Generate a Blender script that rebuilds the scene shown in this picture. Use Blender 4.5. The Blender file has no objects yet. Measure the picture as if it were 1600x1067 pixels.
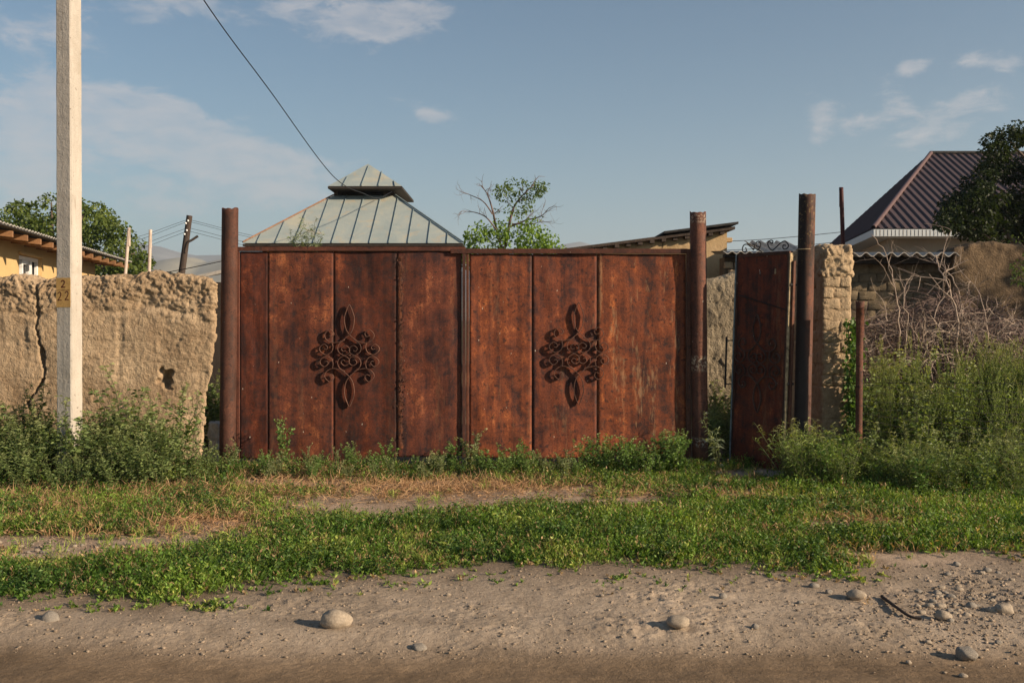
import bpy, bmesh, math, random
import numpy as np
from mathutils import Vector
R = math.radians
rng = np.random.default_rng(7)
random.seed(7)
SC = bpy.context.scene
C = SC.collection

# ------------------------------------------------------------------ camera
EYE, FPX, HOR = 1.55, 1556.0, 498.0        # eye height, focal length and horizon row of the photograph
cam = bpy.data.cameras.new('camera'); cam_o = bpy.data.objects.new('camera', cam); C.objects.link(cam_o)
cam_o.location = (0, 0, EYE); cam_o.rotation_euler = (R(90), 0, 0)
cam.sensor_width = 36.0; cam.lens = 35.0; cam.shift_y = -35.5/1600
cam.clip_start = 0.1; cam.clip_end = 9000
SC.camera = cam_o
# ------------------------------------------------------------------ sun and sky
SUN_EL, SUN_AZ = 21.0, 114.0               # azimuth clockwise from +Y
S = Vector((math.sin(R(SUN_AZ))*math.cos(R(SUN_EL)), math.cos(R(SUN_AZ))*math.cos(R(SUN_EL)), math.sin(R(SUN_EL))))
sun = bpy.data.lights.new('sun', 'SUN'); sun.energy = 5.0; sun.angle = R(0.6); sun.color = (1.0, 0.80, 0.58)
sun_o = bpy.data.objects.new('sun', sun); C.objects.link(sun_o)
sun_o.rotation_euler = S.to_track_quat('Z', 'Y').to_euler(); sun_o.location = (8, -5, 12)
SC.view_settings.view_transform = 'Standard'; SC.view_settings.look = 'None'
SC.view_settings.gamma = 1.0; SC.view_settings.use_curve_mapping = False
SC.view_settings.exposure = 0.84
SC.cycles.max_bounces = 6; SC.cycles.transparent_max_bounces = 8; SC.cycles.use_denoising = True

class NT:
    """small node-tree writer"""
    def __init__(s, tree): s.t = tree; s.n = tree.nodes; s.l = tree.links
    def node(s, typ, **kw):
        n = s.n.new(typ)
        for k, v in kw.items(): setattr(n, k, v)
        return n
    def put(s, sock, v):
        if isinstance(v, bpy.types.NodeSocket): s.l.new(v, sock)
        elif isinstance(v, (tuple, list)) and len(v) == 3 and sock.type == 'RGBA': sock.default_value = (*v, 1)
        else: sock.default_value = v
    def math(s, op, a, b=0.0, c=None, clamp=False):
        n = s.node('ShaderNodeMath', operation=op, use_clamp=clamp); s.put(n.inputs[0], a); s.put(n.inputs[1], b)
        if c is not None: s.put(n.inputs[2], c)
        return n.outputs[0]
    def mix(s, f, a, b, mode='MIX'):
        n = s.node('ShaderNodeMix', data_type='RGBA', blend_type=mode); n.clamp_factor = True
        s.put(n.inputs[0], f); s.put(n.inputs[6], a); s.put(n.inputs[7], b); return n.outputs[2]
    def ramp(s, f, stops, interp='LINEAR'):
        n = s.node('ShaderNodeValToRGB'); cr = n.color_ramp; cr.interpolation = interp
        while len(cr.elements) < len(stops): cr.elements.new(0.5)
        for e, (p, c) in zip(cr.elements, stops):
            e.position = p; e.color = (*c, 1) if isinstance(c, (tuple, list)) else (c, c, c, 1)
        s.put(n.inputs[0], f); return n.outputs[0]
    def noise(s, vec, scale, detail=5, rough=0.55, dist=0.0, lac=2.0):
        n = s.node('ShaderNodeTexNoise'); n.inputs['Scale'].default_value = scale; n.inputs['Detail'].default_value = detail
        n.inputs['Roughness'].default_value = rough; n.inputs['Distortion'].default_value = dist; n.inputs['Lacunarity'].default_value = lac
        s.put(n.inputs['Vector'], vec); return n.outputs[0]
    def mapping(s, vec, scale=(1, 1, 1), loc=(0, 0, 0), rot=(0, 0, 0)):
        n = s.node('ShaderNodeMapping'); n.inputs['Scale'].default_value = scale; n.inputs['Location'].default_value = loc
        n.inputs['Rotation'].default_value = rot; s.put(n.inputs[0], vec); return n.outputs[0]
    def maprange(s, v, a, b, c=0.0, d=1.0, smooth=False):
        n = s.node('ShaderNodeMapRange'); n.interpolation_type = 'SMOOTHSTEP' if smooth else 'LINEAR'; n.clamp = True
        for i, x in enumerate((v, a, b, c, d)): s.put(n.inputs[i], x)
        return n.outputs[0]
    def bump(s, h, strength=0.5, dist=0.01, normal=None):
        n = s.node('ShaderNodeBump'); n.inputs['Strength'].default_value = strength; n.inputs['Distance'].default_value = dist
        s.put(n.inputs['Height'], h)
        if normal is not None: s.put(n.inputs['Normal'], normal)
        return n.outputs[0]

world = bpy.data.worlds.new('World'); SC.world = world; world.use_nodes = True
w = NT(world.node_tree); w.n.clear()
sky = w.node('ShaderNodeTexSky', sky_type='NISHITA'); sky.sun_disc = False
sky.sun_elevation = R(SUN_EL); sky.sun_rotation = R(SUN_AZ); sky.air_density = 1.0; sky.dust_density = 0.7; sky.ozone_density = 1.6
tc = w.node('ShaderNodeTexCoord'); sep = w.node('ShaderNodeSeparateXYZ'); w.put(sep.inputs[0], tc.outputs['Generated'])
az = w.math('ARCTAN2', sep.outputs[0], sep.outputs[1]); el = w.math('ARCSINE', sep.outputs[2])
comb = w.node('ShaderNodeCombineXYZ'); w.put(comb.inputs[0], az); w.put(comb.inputs[1], w.math('MULTIPLY', el, 1.6))
warp = w.noise(comb.outputs[0], 5, 3)
cl = w.noise(w.mapping(comb.outputs[0], (1, 1.35, 1)), 19.0, 12, 0.68, 0.35)
cl2 = w.noise(comb.outputs[0], 3.2, 5, 0.5, 0.3)
def cloud(px, py, rx, ry, amp, tilt=0.0):
    a0 = math.atan((px-800)/FPX); e0 = math.atan((HOR-py)/FPX*math.cos(a0))
    da = w.math('SUBTRACT', az, a0); de = w.math('SUBTRACT', el, e0)
    c, s_ = math.cos(R(tilt)), math.sin(R(tilt))
    u = w.math('ADD', w.math('MULTIPLY', da, c), w.math('MULTIPLY', de, -s_)); v = w.math('ADD', w.math('MULTIPLY', da, s_), w.math('MULTIPLY', de, c))
    u = w.math('MULTIPLY', u, FPX/rx); v = w.math('MULTIPLY', v, FPX/ry)
    d = w.math('ADD', w.math('MULTIPLY', u, u), w.math('MULTIPLY', v, v))
    return w.math('MULTIPLY', w.math('EXPONENT', w.math('MULTIPLY', d, -1.0)), amp)
tot = None
for a in [(600, 30, 115, 48, 1.0, -8), (470, 5, 110, 40, .55, 0), (260, 5, 110, 28, .9, 0), (300, 225, 220, 50, 1.0, 16), (190, 170, 130, 36, .85, 5), (420, 260, 180, 40, .5, 10),
          (40, 200, 110, 50, .85, 0), (20, 270, 60, 30, .55, 0), (60, 45, 100, 45, .75, 0), (680, 178, 70, 20, .75, 12), (200, 310, 330, 60, .6, 0),
          (1282, 178, 30, 32, .92, 0), (1345, 195, 50, 24, .68, -8), (1397, 150, 22, 30, .74, -50), (1425, 108, 28, 15, .82, 0), (1520, 160, 70, 30, .68, -12), (1460, 205, 70, 25, .65, 0), (1510, 92, 22, 14, .7, 0), (1570, 95, 50, 18, .6, 0)]:
    g = cloud(*a); tot = g if tot is None else w.math('ADD', tot, g)
# faint thin cloud carries on round the rest of the sky
rest = w.math('MULTIPLY', w.maprange(cl2, .5, .72, 0, .5), w.math('GREATER_THAN', w.math('ABSOLUTE', az), 0.62))
tot = w.math('ADD', tot, rest)
m = w.maprange(w.math('SUBTRACT', w.math('ADD', w.math('MULTIPLY', w.math('MINIMUM', tot, 1.1), 1.15), w.maprange(cl, .34, .66, 0, 1)), .98), 0, .75, 0, 1, True)
m = w.math('MULTIPLY', w.math('MULTIPLY', m, w.maprange(w.noise(w.mapping(comb.outputs[0], (1, 1.8, 1)), 26, 8, .6, .3), .32, .62, .45, 1)), .52, clamp=True)
lowhaze = w.math('EXPONENT', w.math('MULTIPLY', w.math('ABSOLUTE', el), -9.0))
skyc = w.mix(1.0, sky.outputs[0], (.90, 1.04, 1.06), 'MULTIPLY')
skyc = w.mix(w.math('MULTIPLY', lowhaze, .5), skyc, (5.6, 6.6, 7.3))
skyc = w.mix(m, skyc, (7.6, 7.0, 6.8))
bg = w.node('ShaderNodeBackground'); bg.inputs[1].default_value = 0.05; w.put(bg.inputs[0], skyc)
out = w.node('ShaderNodeOutputWorld'); w.l.new(bg.outputs[0], out.inputs[0])

# ------------------------------------------------------------------ helpers
def W(px, py, Y): return np.array([(px-800)*Y/FPX, Y, EYE-(py-HOR)*Y/FPX])

def pnoise(p, seed=0):
    """gradient noise, p (N,3) -> (N,), about -1..1"""
    p = np.asarray(p, float); i = np.floor(p).astype(np.int64); f = p-i
    u = f*f*f*(f*(f*6-15)+10)
    r = 0
    for dx in (0, 1):
        for dy in (0, 1):
            for dz in (0, 1):
                h = (i[:, 0]+dx)*374761393+(i[:, 1]+dy)*668265263+(i[:, 2]+dz)*2147483647+seed*1274126177
                h = (h ^ (h >> 13))*1274126177 & 0xffffffff; h ^= h >> 16
                a = (h & 1023)/1023.*6.28318; b = ((h >> 10) & 1023)/1023.*2-1; s = np.sqrt(1-b*b)
                g = np.cos(a)*s*(f[:, 0]-dx)+np.sin(a)*s*(f[:, 1]-dy)+b*(f[:, 2]-dz)
                r = r+g*(u[:, 0] if dx else 1-u[:, 0])*(u[:, 1] if dy else 1-u[:, 1])*(u[:, 2] if dz else 1-u[:, 2])
    return r*1.6
def fbm(p, octaves=4, seed=0, gain=.5, ridged=False):
    t = 0; a = 1.; p = np.asarray(p, float)
    for o in range(octaves):
        n = pnoise(p*2**o+o*13.7, seed+o)
        t = t+a*(1-2*np.abs(n) if ridged else n); a *= gain
    return t

def worley(p, seed=0):
    """cellular noise: nearest distance, second nearest, cell value"""
    p = np.asarray(p, float); i = np.floor(p).astype(np.int64); n = len(p); d1 = np.full(n, 9.); d2 = np.full(n, 9.); val = np.zeros(n)
    flat2 = np.ptp(p[:, 2]) < 1e-6
    for dx in (-1, 0, 1):
        for dy in (-1, 0, 1):
            for dz in ((0,) if flat2 else (-1, 0, 1)):
                c = i+np.array([dx, dy, dz]); h = c[:, 0]*374761393+c[:, 1]*668265263+c[:, 2]*2147483647+seed*1274126177
                h = (h ^ (h >> 13))*1274126177 & 0xffffffff; h ^= h >> 16
                q = c+np.stack([(h & 255)/255., ((h >> 8) & 255)/255., (p[:, 2]-c[:, 2]) if flat2 else ((h >> 16) & 255)/255.], -1)
                d = np.linalg.norm(q-p, axis=1); v = ((h >> 20) & 1023)/1023.
                near = d < d1; d2 = np.where(near, d1, np.minimum(d2, d)); val = np.where(near, v, val); d1 = np.where(near, d, d1)
    return d1, d2, val
def link(name, me, parent=None, mat=None, smooth=False, flat=False):
    o = bpy.data.objects.new(name, me); C.objects.link(o)
    if mat is not None and not me.materials: me.materials.append(mat)
    if smooth: me.shade_smooth()
    elif flat: me.shade_flat()
    if parent is not None: o.parent = parent
    return o
def npmesh(name, V, quads=None, tris=None, col=None):
    me = bpy.data.meshes.new(name); V = np.asarray(V, np.float32)
    q = np.zeros((0, 4), np.int32) if quads is None else np.asarray(quads, np.int32)
    t = np.zeros((0, 3), np.int32) if tris is None else np.asarray(tris, np.int32)
    me.vertices.add(len(V)); me.vertices.foreach_set('co', V.ravel())
    me.loops.add(q.size+t.size); me.loops.foreach_set('vertex_index', np.concatenate([q.ravel(), t.ravel()]))
    me.polygons.add(len(q)+len(t))
    me.polygons.foreach_set('loop_start', np.concatenate([np.arange(len(q))*4, len(q)*4+np.arange(len(t))*3]).astype(np.int32))
    if col is not None:
        ca = me.attributes.new('Col', 'FLOAT_COLOR', 'POINT'); c4 = np.ones((len(V), 4), np.float32); c4[:, :3] = col
        ca.data.foreach_set('color', c4.ravel())
    me.update(calc_edges=True); return me
def off(V, parent): return np.asarray(V, float)-(np.array(parent.location) if parent is not None else 0)
def obj(name, V, quads, mat, parent=None, tris=None, smooth=False, col=None):
    return link(name, npmesh(name, off(V, parent), quads, tris, col), parent, mat, smooth, True)
def polys(name, V, F, mat, parent=None, smooth=False):
    me = bpy.data.meshes.new(name); me.from_pydata([tuple(map(float, v)) for v in off(V, parent)], [], F); me.update()
    return link(name, me, parent, mat, smooth)
def props(o, label, cat, group=None, kind=None):
    if label: o['label'] = label
    if cat: o['category'] = cat
    if group: o['group'] = group
    if kind: o['kind'] = kind
    return o
def thing(name, loc, label, cat, group=None):
    o = bpy.data.objects.new(name, None); C.objects.link(o); o.location = tuple(map(float, loc)); o.empty_display_size = .2
    return props(o, label, cat, group)
CUBE_F = [(0, 1, 3, 2), (4, 6, 7, 5), (0, 4, 5, 1), (2, 3, 7, 6), (0, 2, 6, 4), (1, 5, 7, 3)]
def obox(name, c, ex, ey, ez, mat, parent=None, bevel=0.0):
    """box with centre c and half-axes ex, ey, ez"""
    c, ex, ey, ez = map(lambda v: np.array(v, float), (c, ex, ey, ez))
    V = [c+a*ex+b*ey+d*ez for a in (-1, 1) for b in (-1, 1) for d in (-1, 1)]
    bm = bmesh.new(); vs = [bm.verts.new(tuple(v)) for v in off(V, parent)]
    for f in CUBE_F: bm.faces.new([vs[i] for i in f])
    bmesh.ops.recalc_face_normals(bm, faces=bm.faces)
    if bevel: bmesh.ops.bevel(bm, geom=bm.edges[:], offset=bevel, segments=1, affect='EDGES')
    me = bpy.data.meshes.new(name); bm.to_mesh(me); bm.free(); return link(name, me, parent, mat)
def box(name, lo, hi, mat, parent=None, bevel=0.0):
    lo, hi = np.array(lo, float), np.array(hi, float); h = (hi-lo)/2
    return obox(name, (lo+hi)/2, (h[0], 0, 0), (0, h[1], 0), (0, 0, h[2]), mat, parent, bevel)
def smoothline(pts, n=6):
    P = np.array(pts, float); P = np.vstack([2*P[0]-P[1], P, 2*P[-1]-P[-2]]); o = []
    for i in range(1, len(P)-2):
        t = np.linspace(0, 1, n, endpoint=False)[:, None]
        a, b, c, d = P[i-1:i+3]
        o.append(.5*((2*b)+(c-a)*t+(2*a-5*b+4*c-d)*t*t+(3*b-a-3*c+d)*t**3))
    return np.vstack(o+[P[-2:-1]])
def tubes(lines, sides=4, cap=False):
    """lines: list of (pts (n,3), radii) -> verts, quads"""
    VV, QQ, base = [], [], 0
    ang = np.arange(sides)*2*np.pi/sides; ca, sa = np.cos(ang), np.sin(ang)
    for pts, rad in lines:
        pts = np.asarray(pts, float); n = len(pts); rad = np.broadcast_to(np.asarray(rad, float), (n,))
        d = np.gradient(pts, axis=0); d /= np.linalg.norm(d, axis=1)[:, None]+1e-9
        ref = np.array([0, 0, 1.]) if abs(d[:, 2]).mean() < .8 else np.array([1., 0, 0])
        a = np.cross(d, ref); a /= np.linalg.norm(a, axis=1)[:, None]+1e-9; b = np.cross(d, a)
        V = pts[:, None]+rad[:, None, None]*(a[:, None]*ca[None, :, None]+b[:, None]*sa[None, :, None])
        VV.append(V.reshape(-1, 3)); k = np.arange(sides); k2 = (k+1) % sides
        i = np.arange(n-1)[:, None]*sides+base
        QQ.append(np.stack([i+k, i+k2, i+sides+k2, i+sides+k], -1).reshape(-1, 4)); base += n*sides
        if cap and sides == 4: QQ.append(np.array([[base-4, base-3, base-2, base-1]]))
    return np.vstack(VV), np.vstack(QQ)
def tube_obj(name, lines, mat, parent=None, sides=6, smooth=True):
    V, Q = tubes(lines, sides); return obj(name, V, Q, mat, parent, smooth=smooth)
def leaf_quads(pos, d, L, wd, rs, droop=.25):
    """one folded diamond leaf per position"""
    N = len(pos); d = d/(np.linalg.norm(d, axis=1)[:, None]+1e-9)
    r = rs.normal(size=(N, 3)); s = np.cross(d, r); s /= np.linalg.norm(s, axis=1)[:, None]+1e-9
    L = np.broadcast_to(L, (N,))[:, None]; wd = np.broadcast_to(wd, (N,))[:, None]
    nrm = np.cross(s, d)
    mid = pos+d*L*.45
    V = np.stack([pos, mid+s*wd+nrm*L*.06, pos+d*L-np.array([0, 0, 1.])*L*droop, mid-s*wd+nrm*L*.06], 1)
    return V.reshape(-1, 3), np.arange(N*4).reshape(-1, 4)
class Geo:
    def __init__(s): s.V, s.Q, s.K, s.n = [], [], [], 0
    def add(s, V, Q, col):
        s.V.append(V); s.Q.append(np.asarray(Q)+s.n); s.n += len(V)
        s.K.append(np.broadcast_to(np.asarray(col, float), (len(V), 3)))
    def mesh(s, name): return npmesh(name, np.vstack(s.V), np.vstack(s.Q), None, np.vstack(s.K))
def surface_box(lo, hi, step, r, disp, shape=None, mat=None, name='body', parent=None, faces='xXyYzZ', smooth=True, coarse=None):
    """rounded, displaced box as one welded skin; step = sample spacing"""
    lo, hi = np.array(lo, float), np.array(hi, float); size = hi-lo
    coarse = coarse or ''
    n = [max(2, int(round(size[k]/step))) for k in range(3)]
    lin = [np.linspace(lo[k], hi[k], n[k]+1) for k in range(3)]
    VV, QQ, base = [], [], 0
    for ax, side, ch in ((0, 0, 'x'), (0, 1, 'X'), (1, 0, 'y'), (1, 1, 'Y'), (2, 0, 'z'), (2, 1, 'Z')):
        if ch not in faces: continue
        a, b = [k for k in range(3) if k != ax]
        A, B = np.meshgrid(lin[a], lin[b], indexing='ij'); P = np.zeros(A.shape+(3,)); P[..., a] = A; P[..., b] = B; P[..., ax] = hi[ax] if side else lo[ax]
        na, nb = A.shape; idx = np.arange(na*nb).reshape(na, nb)+base
        q = np.stack([idx[:-1, :-1], idx[1:, :-1], idx[1:, 1:], idx[:-1, 1:]], -1).reshape(-1, 4)
        if (side == 1) == (ax == 1): q = q[:, ::-1]
        VV.append(P.reshape(-1, 3)); QQ.append(q); base += na*nb
    V = np.vstack(VV); Q = np.vstack(QQ)
    key = np.round(V/1e-5).astype(np.int64); _, first, inv = np.unique(key, axis=0, return_index=True, return_inverse=True)
    V = V[first]; Q = inv.reshape(-1)[Q]
    qn = np.clip(V, lo+r, hi-r); d = V-qn; L = np.linalg.norm(d, axis=1)[:, None]+1e-9; nrm = d/L; V2 = qn+nrm*r
    V2 = V2+nrm*disp(V2, nrm)[:, None]
    if shape is not None: V2 = shape(V2, nrm)
    return obj(name, V2, Q, mat, parent, smooth=smooth)

# ------------------------------------------------------------------ materials
def material(name):
    m = bpy.data.materials.new(name); m.use_nodes = True; t = NT(m.node_tree); t.n.clear()
    p = t.node('ShaderNodeBsdfPrincipled'); o = t.node('ShaderNodeOutputMaterial'); t.l.new(p.outputs[0], o.inputs[0])
    t.p = p; t.o = o; t.tc = t.node('ShaderNodeTexCoord'); return m, t
def finish(t, col, rough=.9, bump=None, spec=.3, metal=0.0):
    t.put(t.p.inputs['Base Color'], col); t.put(t.p.inputs['Roughness'], rough); t.put(t.p.inputs['Specular IOR Level'], spec); t.put(t.p.inputs['Metallic'], metal)
    if bump is not None: t.put(t.p.inputs['Normal'], bump)

def mat_mud(name, a, b, c, bump=.9, fine=1.0):
    m, t = material(name); v = t.tc.outputs['Object']
    n1 = t.noise(v, 1.7, 6, .6); n2 = t.noise(v, 14, 6, .65, .4); n3 = t.noise(v, 70, 4, .6); nr = t.noise(t.mapping(v, (7, 7, .5)), 1.0, 5, .6, .3); npt = t.noise(v, .9, 3, .5)
    col = t.ramp(t.math('ADD', t.math('MULTIPLY', n1, .55), t.math('MULTIPLY', n2, .45)), [(.36, a), (.5, b), (.64, c)])
    col = t.mix(t.maprange(nr, .5, .68, 0, .35), col, tuple(x*.62 for x in b)); col = t.mix(t.maprange(npt, .52, .6, 0, .3), col, tuple(x*1.12 for x in c))
    st = t.noise(t.mapping(v, (35, 35, 130), rot=(.3, .5, .2)), 1.0, 3, .5)
    col = t.mix(t.maprange(st, .62, .7, 0, .35), col, tuple(x*1.5 for x in c))
    col = t.mix(t.maprange(n3, .3, .5, .35, 0), col, tuple(x*.5 for x in a))
    vor = t.node('ShaderNodeTexVoronoi'); vor.inputs['Scale'].default_value = 38; t.put(vor.inputs['Vector'], t.mapping(v, (1, 1, .7)))
    h = t.math('ADD', t.math('MULTIPLY', n2, .8), t.math('ADD', t.math('MULTIPLY', n3, .6*fine), t.math('ADD', t.math('MULTIPLY', st, .35), t.math('MULTIPLY', vor.outputs['Distance'], -.18))))
    finish(t, col, .95, t.bump(h, bump, .03), .15); return m
M_MUD = mat_mud('mud_plaster', (.265, .180, .108), (.36, .262, .168), (.46, .348, .232), .7)
M_MUD2 = mat_mud('grey_mud', (.20, .165, .115), (.29, .24, .17), (.36, .30, .215))
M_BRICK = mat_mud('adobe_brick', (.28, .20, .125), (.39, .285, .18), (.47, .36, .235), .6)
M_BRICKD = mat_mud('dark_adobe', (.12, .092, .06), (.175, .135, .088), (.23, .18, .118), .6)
M_TAN = mat_mud('tan_plaster', (.34, .23, .12), (.44, .31, .17), (.5, .36, .21), .3, .4)

def mat_rust(name, dark, mid, hot, pale=.0, streak=1.0, bump=.5):
    m, t = material(name); v = t.tc.outputs['Object']; oi = t.node('ShaderNodeObjectInfo')
    vo = t.node('ShaderNodeVectorMath', operation='ADD'); t.put(vo.inputs[0], v)
    sc = t.node('ShaderNodeVectorMath', operation='SCALE'); sc.inputs[0].default_value = (17, 9, 31); t.put(sc.inputs['Scale'], oi.outputs['Random']); t.l.new(sc.outputs[0], vo.inputs[1]); v = vo.outputs[0]
    n1 = t.noise(t.mapping(v, (1.8, 1.8, .8)), 1.5, 9, .66, .8)
    n2 = t.noise(v, 11, 8, .7, .3); n3 = t.noise(v, 60, 5, .65); n4 = t.noise(t.mapping(v, (11, 11, .45)), 1.0, 5, .6, .6)
    n5 = t.noise(v, 3.6, 7, .7, 1.2); f = t.math('ADD', t.math('ADD', t.math('ADD', t.math('MULTIPLY', n1, .32), t.math('MULTIPLY', n5, .26)), t.math('MULTIPLY', n2, .26)), t.math('MULTIPLY', n4, .26*streak)); f = t.math('ADD', f, .13*(1-streak)-.04); f = t.math('SUBTRACT', f, .04)
    col = t.ramp(f, [(.41, dark), (.465, tuple((x+y*1.3)/2.3 for x, y in zip(dark, mid))), (.52, mid), (.60, hot)])
    n6 = t.noise(v, 140, 3, .6); col = t.mix(t.maprange(n3, .38, .54, .75, 0), col, tuple(x*.4 for x in mid)); col = t.mix(t.maprange(n6, .55, .7, 0, .15), col, tuple(min(1, x*1.25) for x in hot))
    col = t.mix(1.0, col, oi.outputs['Color'], 'MULTIPLY')
    # dark pits and blotches
    pit = t.noise(v, 24, 3, .5); col = t.mix(t.maprange(pit, .60, .68, 0, .75), col, (.025, .012, .01))
    # bare flecks and runs of old pale paint, amount in the object colour's alpha
    fl = t.noise(t.mapping(v, (38, 38, 9)), 1.0, 5, .65); fl2 = t.noise(t.mapping(v, (9.0, 9, .6)), 1.0, 3, .5)
    al = oi.outputs['Alpha']
    f1 = t.math('MULTIPLY', t.maprange(t.math('ADD', t.math('MULTIPLY', fl, .6), t.math('MULTIPLY', fl2, .7)), .72, .82), t.math('SUBTRACT', 1.0, al), clamp=True)
    col = t.mix(t.math('MULTIPLY', f1, .5), col, (.48, .30, .16))
    dot = t.noise(t.mapping(v, (55, 55, 16)), 1.0, 1, .4); col = t.mix(t.maprange(dot, .80, .82, 0, .9), col, (.7, .62, .52))
    h = t.math('ADD', t.math('MULTIPLY', n2, .7), t.math('MULTIPLY', n3, .5))
    finish(t, col, t.maprange(n2, .3, .7, .62, .9), t.bump(h, bump, .006), .35); return m
M_RUST = mat_rust('rusted_sheet', (.022, .008, .009), (.175, .046, .019), (.43, .140, .052))
M_RUSTP = mat_rust('rusted_pipe', (.055, .024, .016), (.16, .062, .036), (.30, .135, .08), streak=.8, bump=.9)
M_RUSTD = mat_rust('rusted_iron', (.04, .017, .012), (.10, .040, .024), (.19, .09, .055), streak=.3)

def mat_simple(name, col, rough=.8, var=.25, scale=8, bump=.3, spec=.3, metal=0., stretch=(1, 1, 1), dist=.01):
    m, t = material(name); v = t.mapping(t.tc.outputs['Object'], stretch); n = t.noise(v, scale, 6, .6); n2 = t.noise(v, scale*6, 4, .6)
    lo = tuple(x*(1-var) for x in col); hi = tuple(min(1, x*(1+var)) for x in col)
    c = t.ramp(t.math('ADD', t.math('MULTIPLY', n, .65), t.math('MULTIPLY', n2, .35)), [(.35, lo), (.65, hi)])
    finish(t, c, rough, t.bump(t.math('ADD', n, t.math('MULTIPLY', n2, .5)), bump, dist), spec, metal); return m
M_WOOD = mat_simple('raw_timber', (.22, .115, .055), .7, .3, 4, .3, stretch=(1, 1, 1))
M_OLDWOOD = mat_simple('weathered_timber', (.055, .040, .032), .9, .4, 12, .6, stretch=(1, 1, .2))
M_DARK = mat_simple('tarred_felt', (.03, .028, .027), .9, .4, 8)
M_YELLOW = mat_simple('yellow_plaster', (.55, .385, .18), .9, .07, 3, .15)
M_WHITE = mat_simple('white_frame', (.75, .75, .74), .5, .05)
M_SLATE = mat_simple('asbestos_sheet', (.36, .34, .31), .9, .3, 10)
M_PALEPIPE = mat_simple('pale_pipe', (.48, .40, .34), .8, .2, 10)
M_REDPIPE = mat_simple('oxide_pipe', (.045, .008, .008), .6, .4, 6)
M_GREYWALL = mat_simple('grey_render', (.32, .29, .25), .9, .12, 2, .1)
M_FASCIA = mat_simple('white_fascia', (.46, .50, .53), .6, .06)
M_BLACK = mat_simple('black_iron', (.02, .018, .018), .6, .3)
M_BLUEEDGE = mat_simple('flaking_blue_paint', (.20, .25, .26), .7, .5, 30)
M_CREAMEDGE = mat_simple('cream_paint_and_lit_edge', (.36, .27, .16), .8, .7, 22)  # cream paint, also the painted brightness of the door's lit edge
M_STONE = mat_simple('river_stone', (.30, .245, .185), .8, .3, 7, .35)
M_STONE2 = mat_simple('grey_stone', (.24, .21, .175), .85, .35, 9, .5)
M_WBLOCK = mat_simple('whitewashed_rubble', (.5, .47, .42), .95, .35, 9, .9, dist=.03)
M_WIRE = mat_simple('old_wire', (.012, .010, .009), .6, .3)
M_CABLE = mat_simple('black_cable', (.012, .012, .014), .5, .2)
M_TWIG = mat_simple('dead_wood', (.33, .26, .21), .9, .35, 9, .4)
M_TWIG2 = mat_simple('dark_twig', (.15, .105, .09), .9, .4, 9, .4)
M_BARK = mat_simple('bark', (.12, .09, .07), .95, .35, 9, .7, stretch=(1, 1, .3))
M_INSIDE = mat_simple('dark_boards', (.035, .028, .024), .95, .4)
M_CORE = mat_mud('mud_joint', (.10, .07, .042), (.15, .105, .062), (.2, .145, .09), .8)
M_SHADEMUD = mat_mud('shade_painted_mud', (.06, .045, .032), (.12, .085, .055), (.20, .14, .085), .9)  # darker copy of the mud; the wall's shade is put into its colour

def mat_roofmetal():
    m, t = material('weathered_blue_zinc'); v = t.tc.outputs['Object']
    n = t.noise(t.mapping(v, (1.3, 1.3, 1.3)), 1.0, 7, .6, .6); n2 = t.noise(v, 16, 5, .6)
    col = t.ramp(n, [(.34, (.29, .345, .34)), (.52, (.36, .40, .375)), (.66, (.46, .45, .36))])
    p = t.noise(t.mapping(v, (2.2, 2.2, 3.5), (3, 1, 0)), 1.0, 4, .55, 1.0); col = t.mix(t.maprange(p, .58, .68, 0, .6), col, (.46, .38, .26))
    col = t.mix(t.maprange(n2, .4, .25, 0, .3), col, (.16, .17, .16))
    finish(t, col, .55, t.bump(n2, .25, .01), .4, .15); return m
M_ZINC = mat_roofmetal()
M_SEAM = mat_simple('seam_metal', (.15, .19, .20), .6, .25)
M_RUSTHIP = mat_simple('rusty_hip', (.22, .12, .07), .8, .4)
def mat_maroon():
    m, t = material('maroon_sheet'); v = t.tc.outputs['Object']; n = t.noise(v, .8, 4, .5)
    finish(t, t.mix(n, (.065, .044, .043), (.095, .064, .062)), .45, None, .4); return m
M_MAROON = mat_maroon()
def mat_concrete():
    m, t = material('pole_concrete'); v = t.tc.outputs['Object']
    n = t.noise(t.mapping(v, (6, 6, 1.2)), 1.0, 7, .65); n2 = t.noise(v, 60, 4, .6); n3 = t.noise(t.mapping(v, (14, 14, 2.2)), 1.0, 3, .5)
    col = t.ramp(n, [(.32, (.34, .31, .27)), (.6, (.46, .42, .37))]); col = t.mix(t.maprange(n2, .4, .28, 0, .5), col, (.24, .2, .16))
    col = t.mix(t.maprange(n3, .68, .74, 0, .55), col, (.17, .12, .08))
    n4 = t.noise(v, 2.2, 6, .6, .6); col = t.mix(t.maprange(n4, .52, .66, 0, .5), col, (.30, .255, .20)); pit = t.noise(v, 26, 2, .4); col = t.mix(t.maprange(pit, .70, .74, 0, .7), col, (.15, .12, .10))
    finish(t, col, .9, t.bump(t.math('ADD', n, t.math('ADD', t.math('MULTIPLY', n2, .6), t.math('MULTIPLY', pit, -.5))), .6, .01), .2); return m
M_CONC = mat_concrete()
M_OCHRE = mat_simple('ochre_paint', (.43, .26, .09), .85, .2, 14, .3)
M_REDPAINT = mat_simple('dark_red_paint', (.07, .006, .005), .8, .2)
def mat_glass():
    m, t = material('window_glass'); finish(t, (.03, .035, .04), .08, None, .6); return m
M_GLASS = mat_glass()

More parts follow.
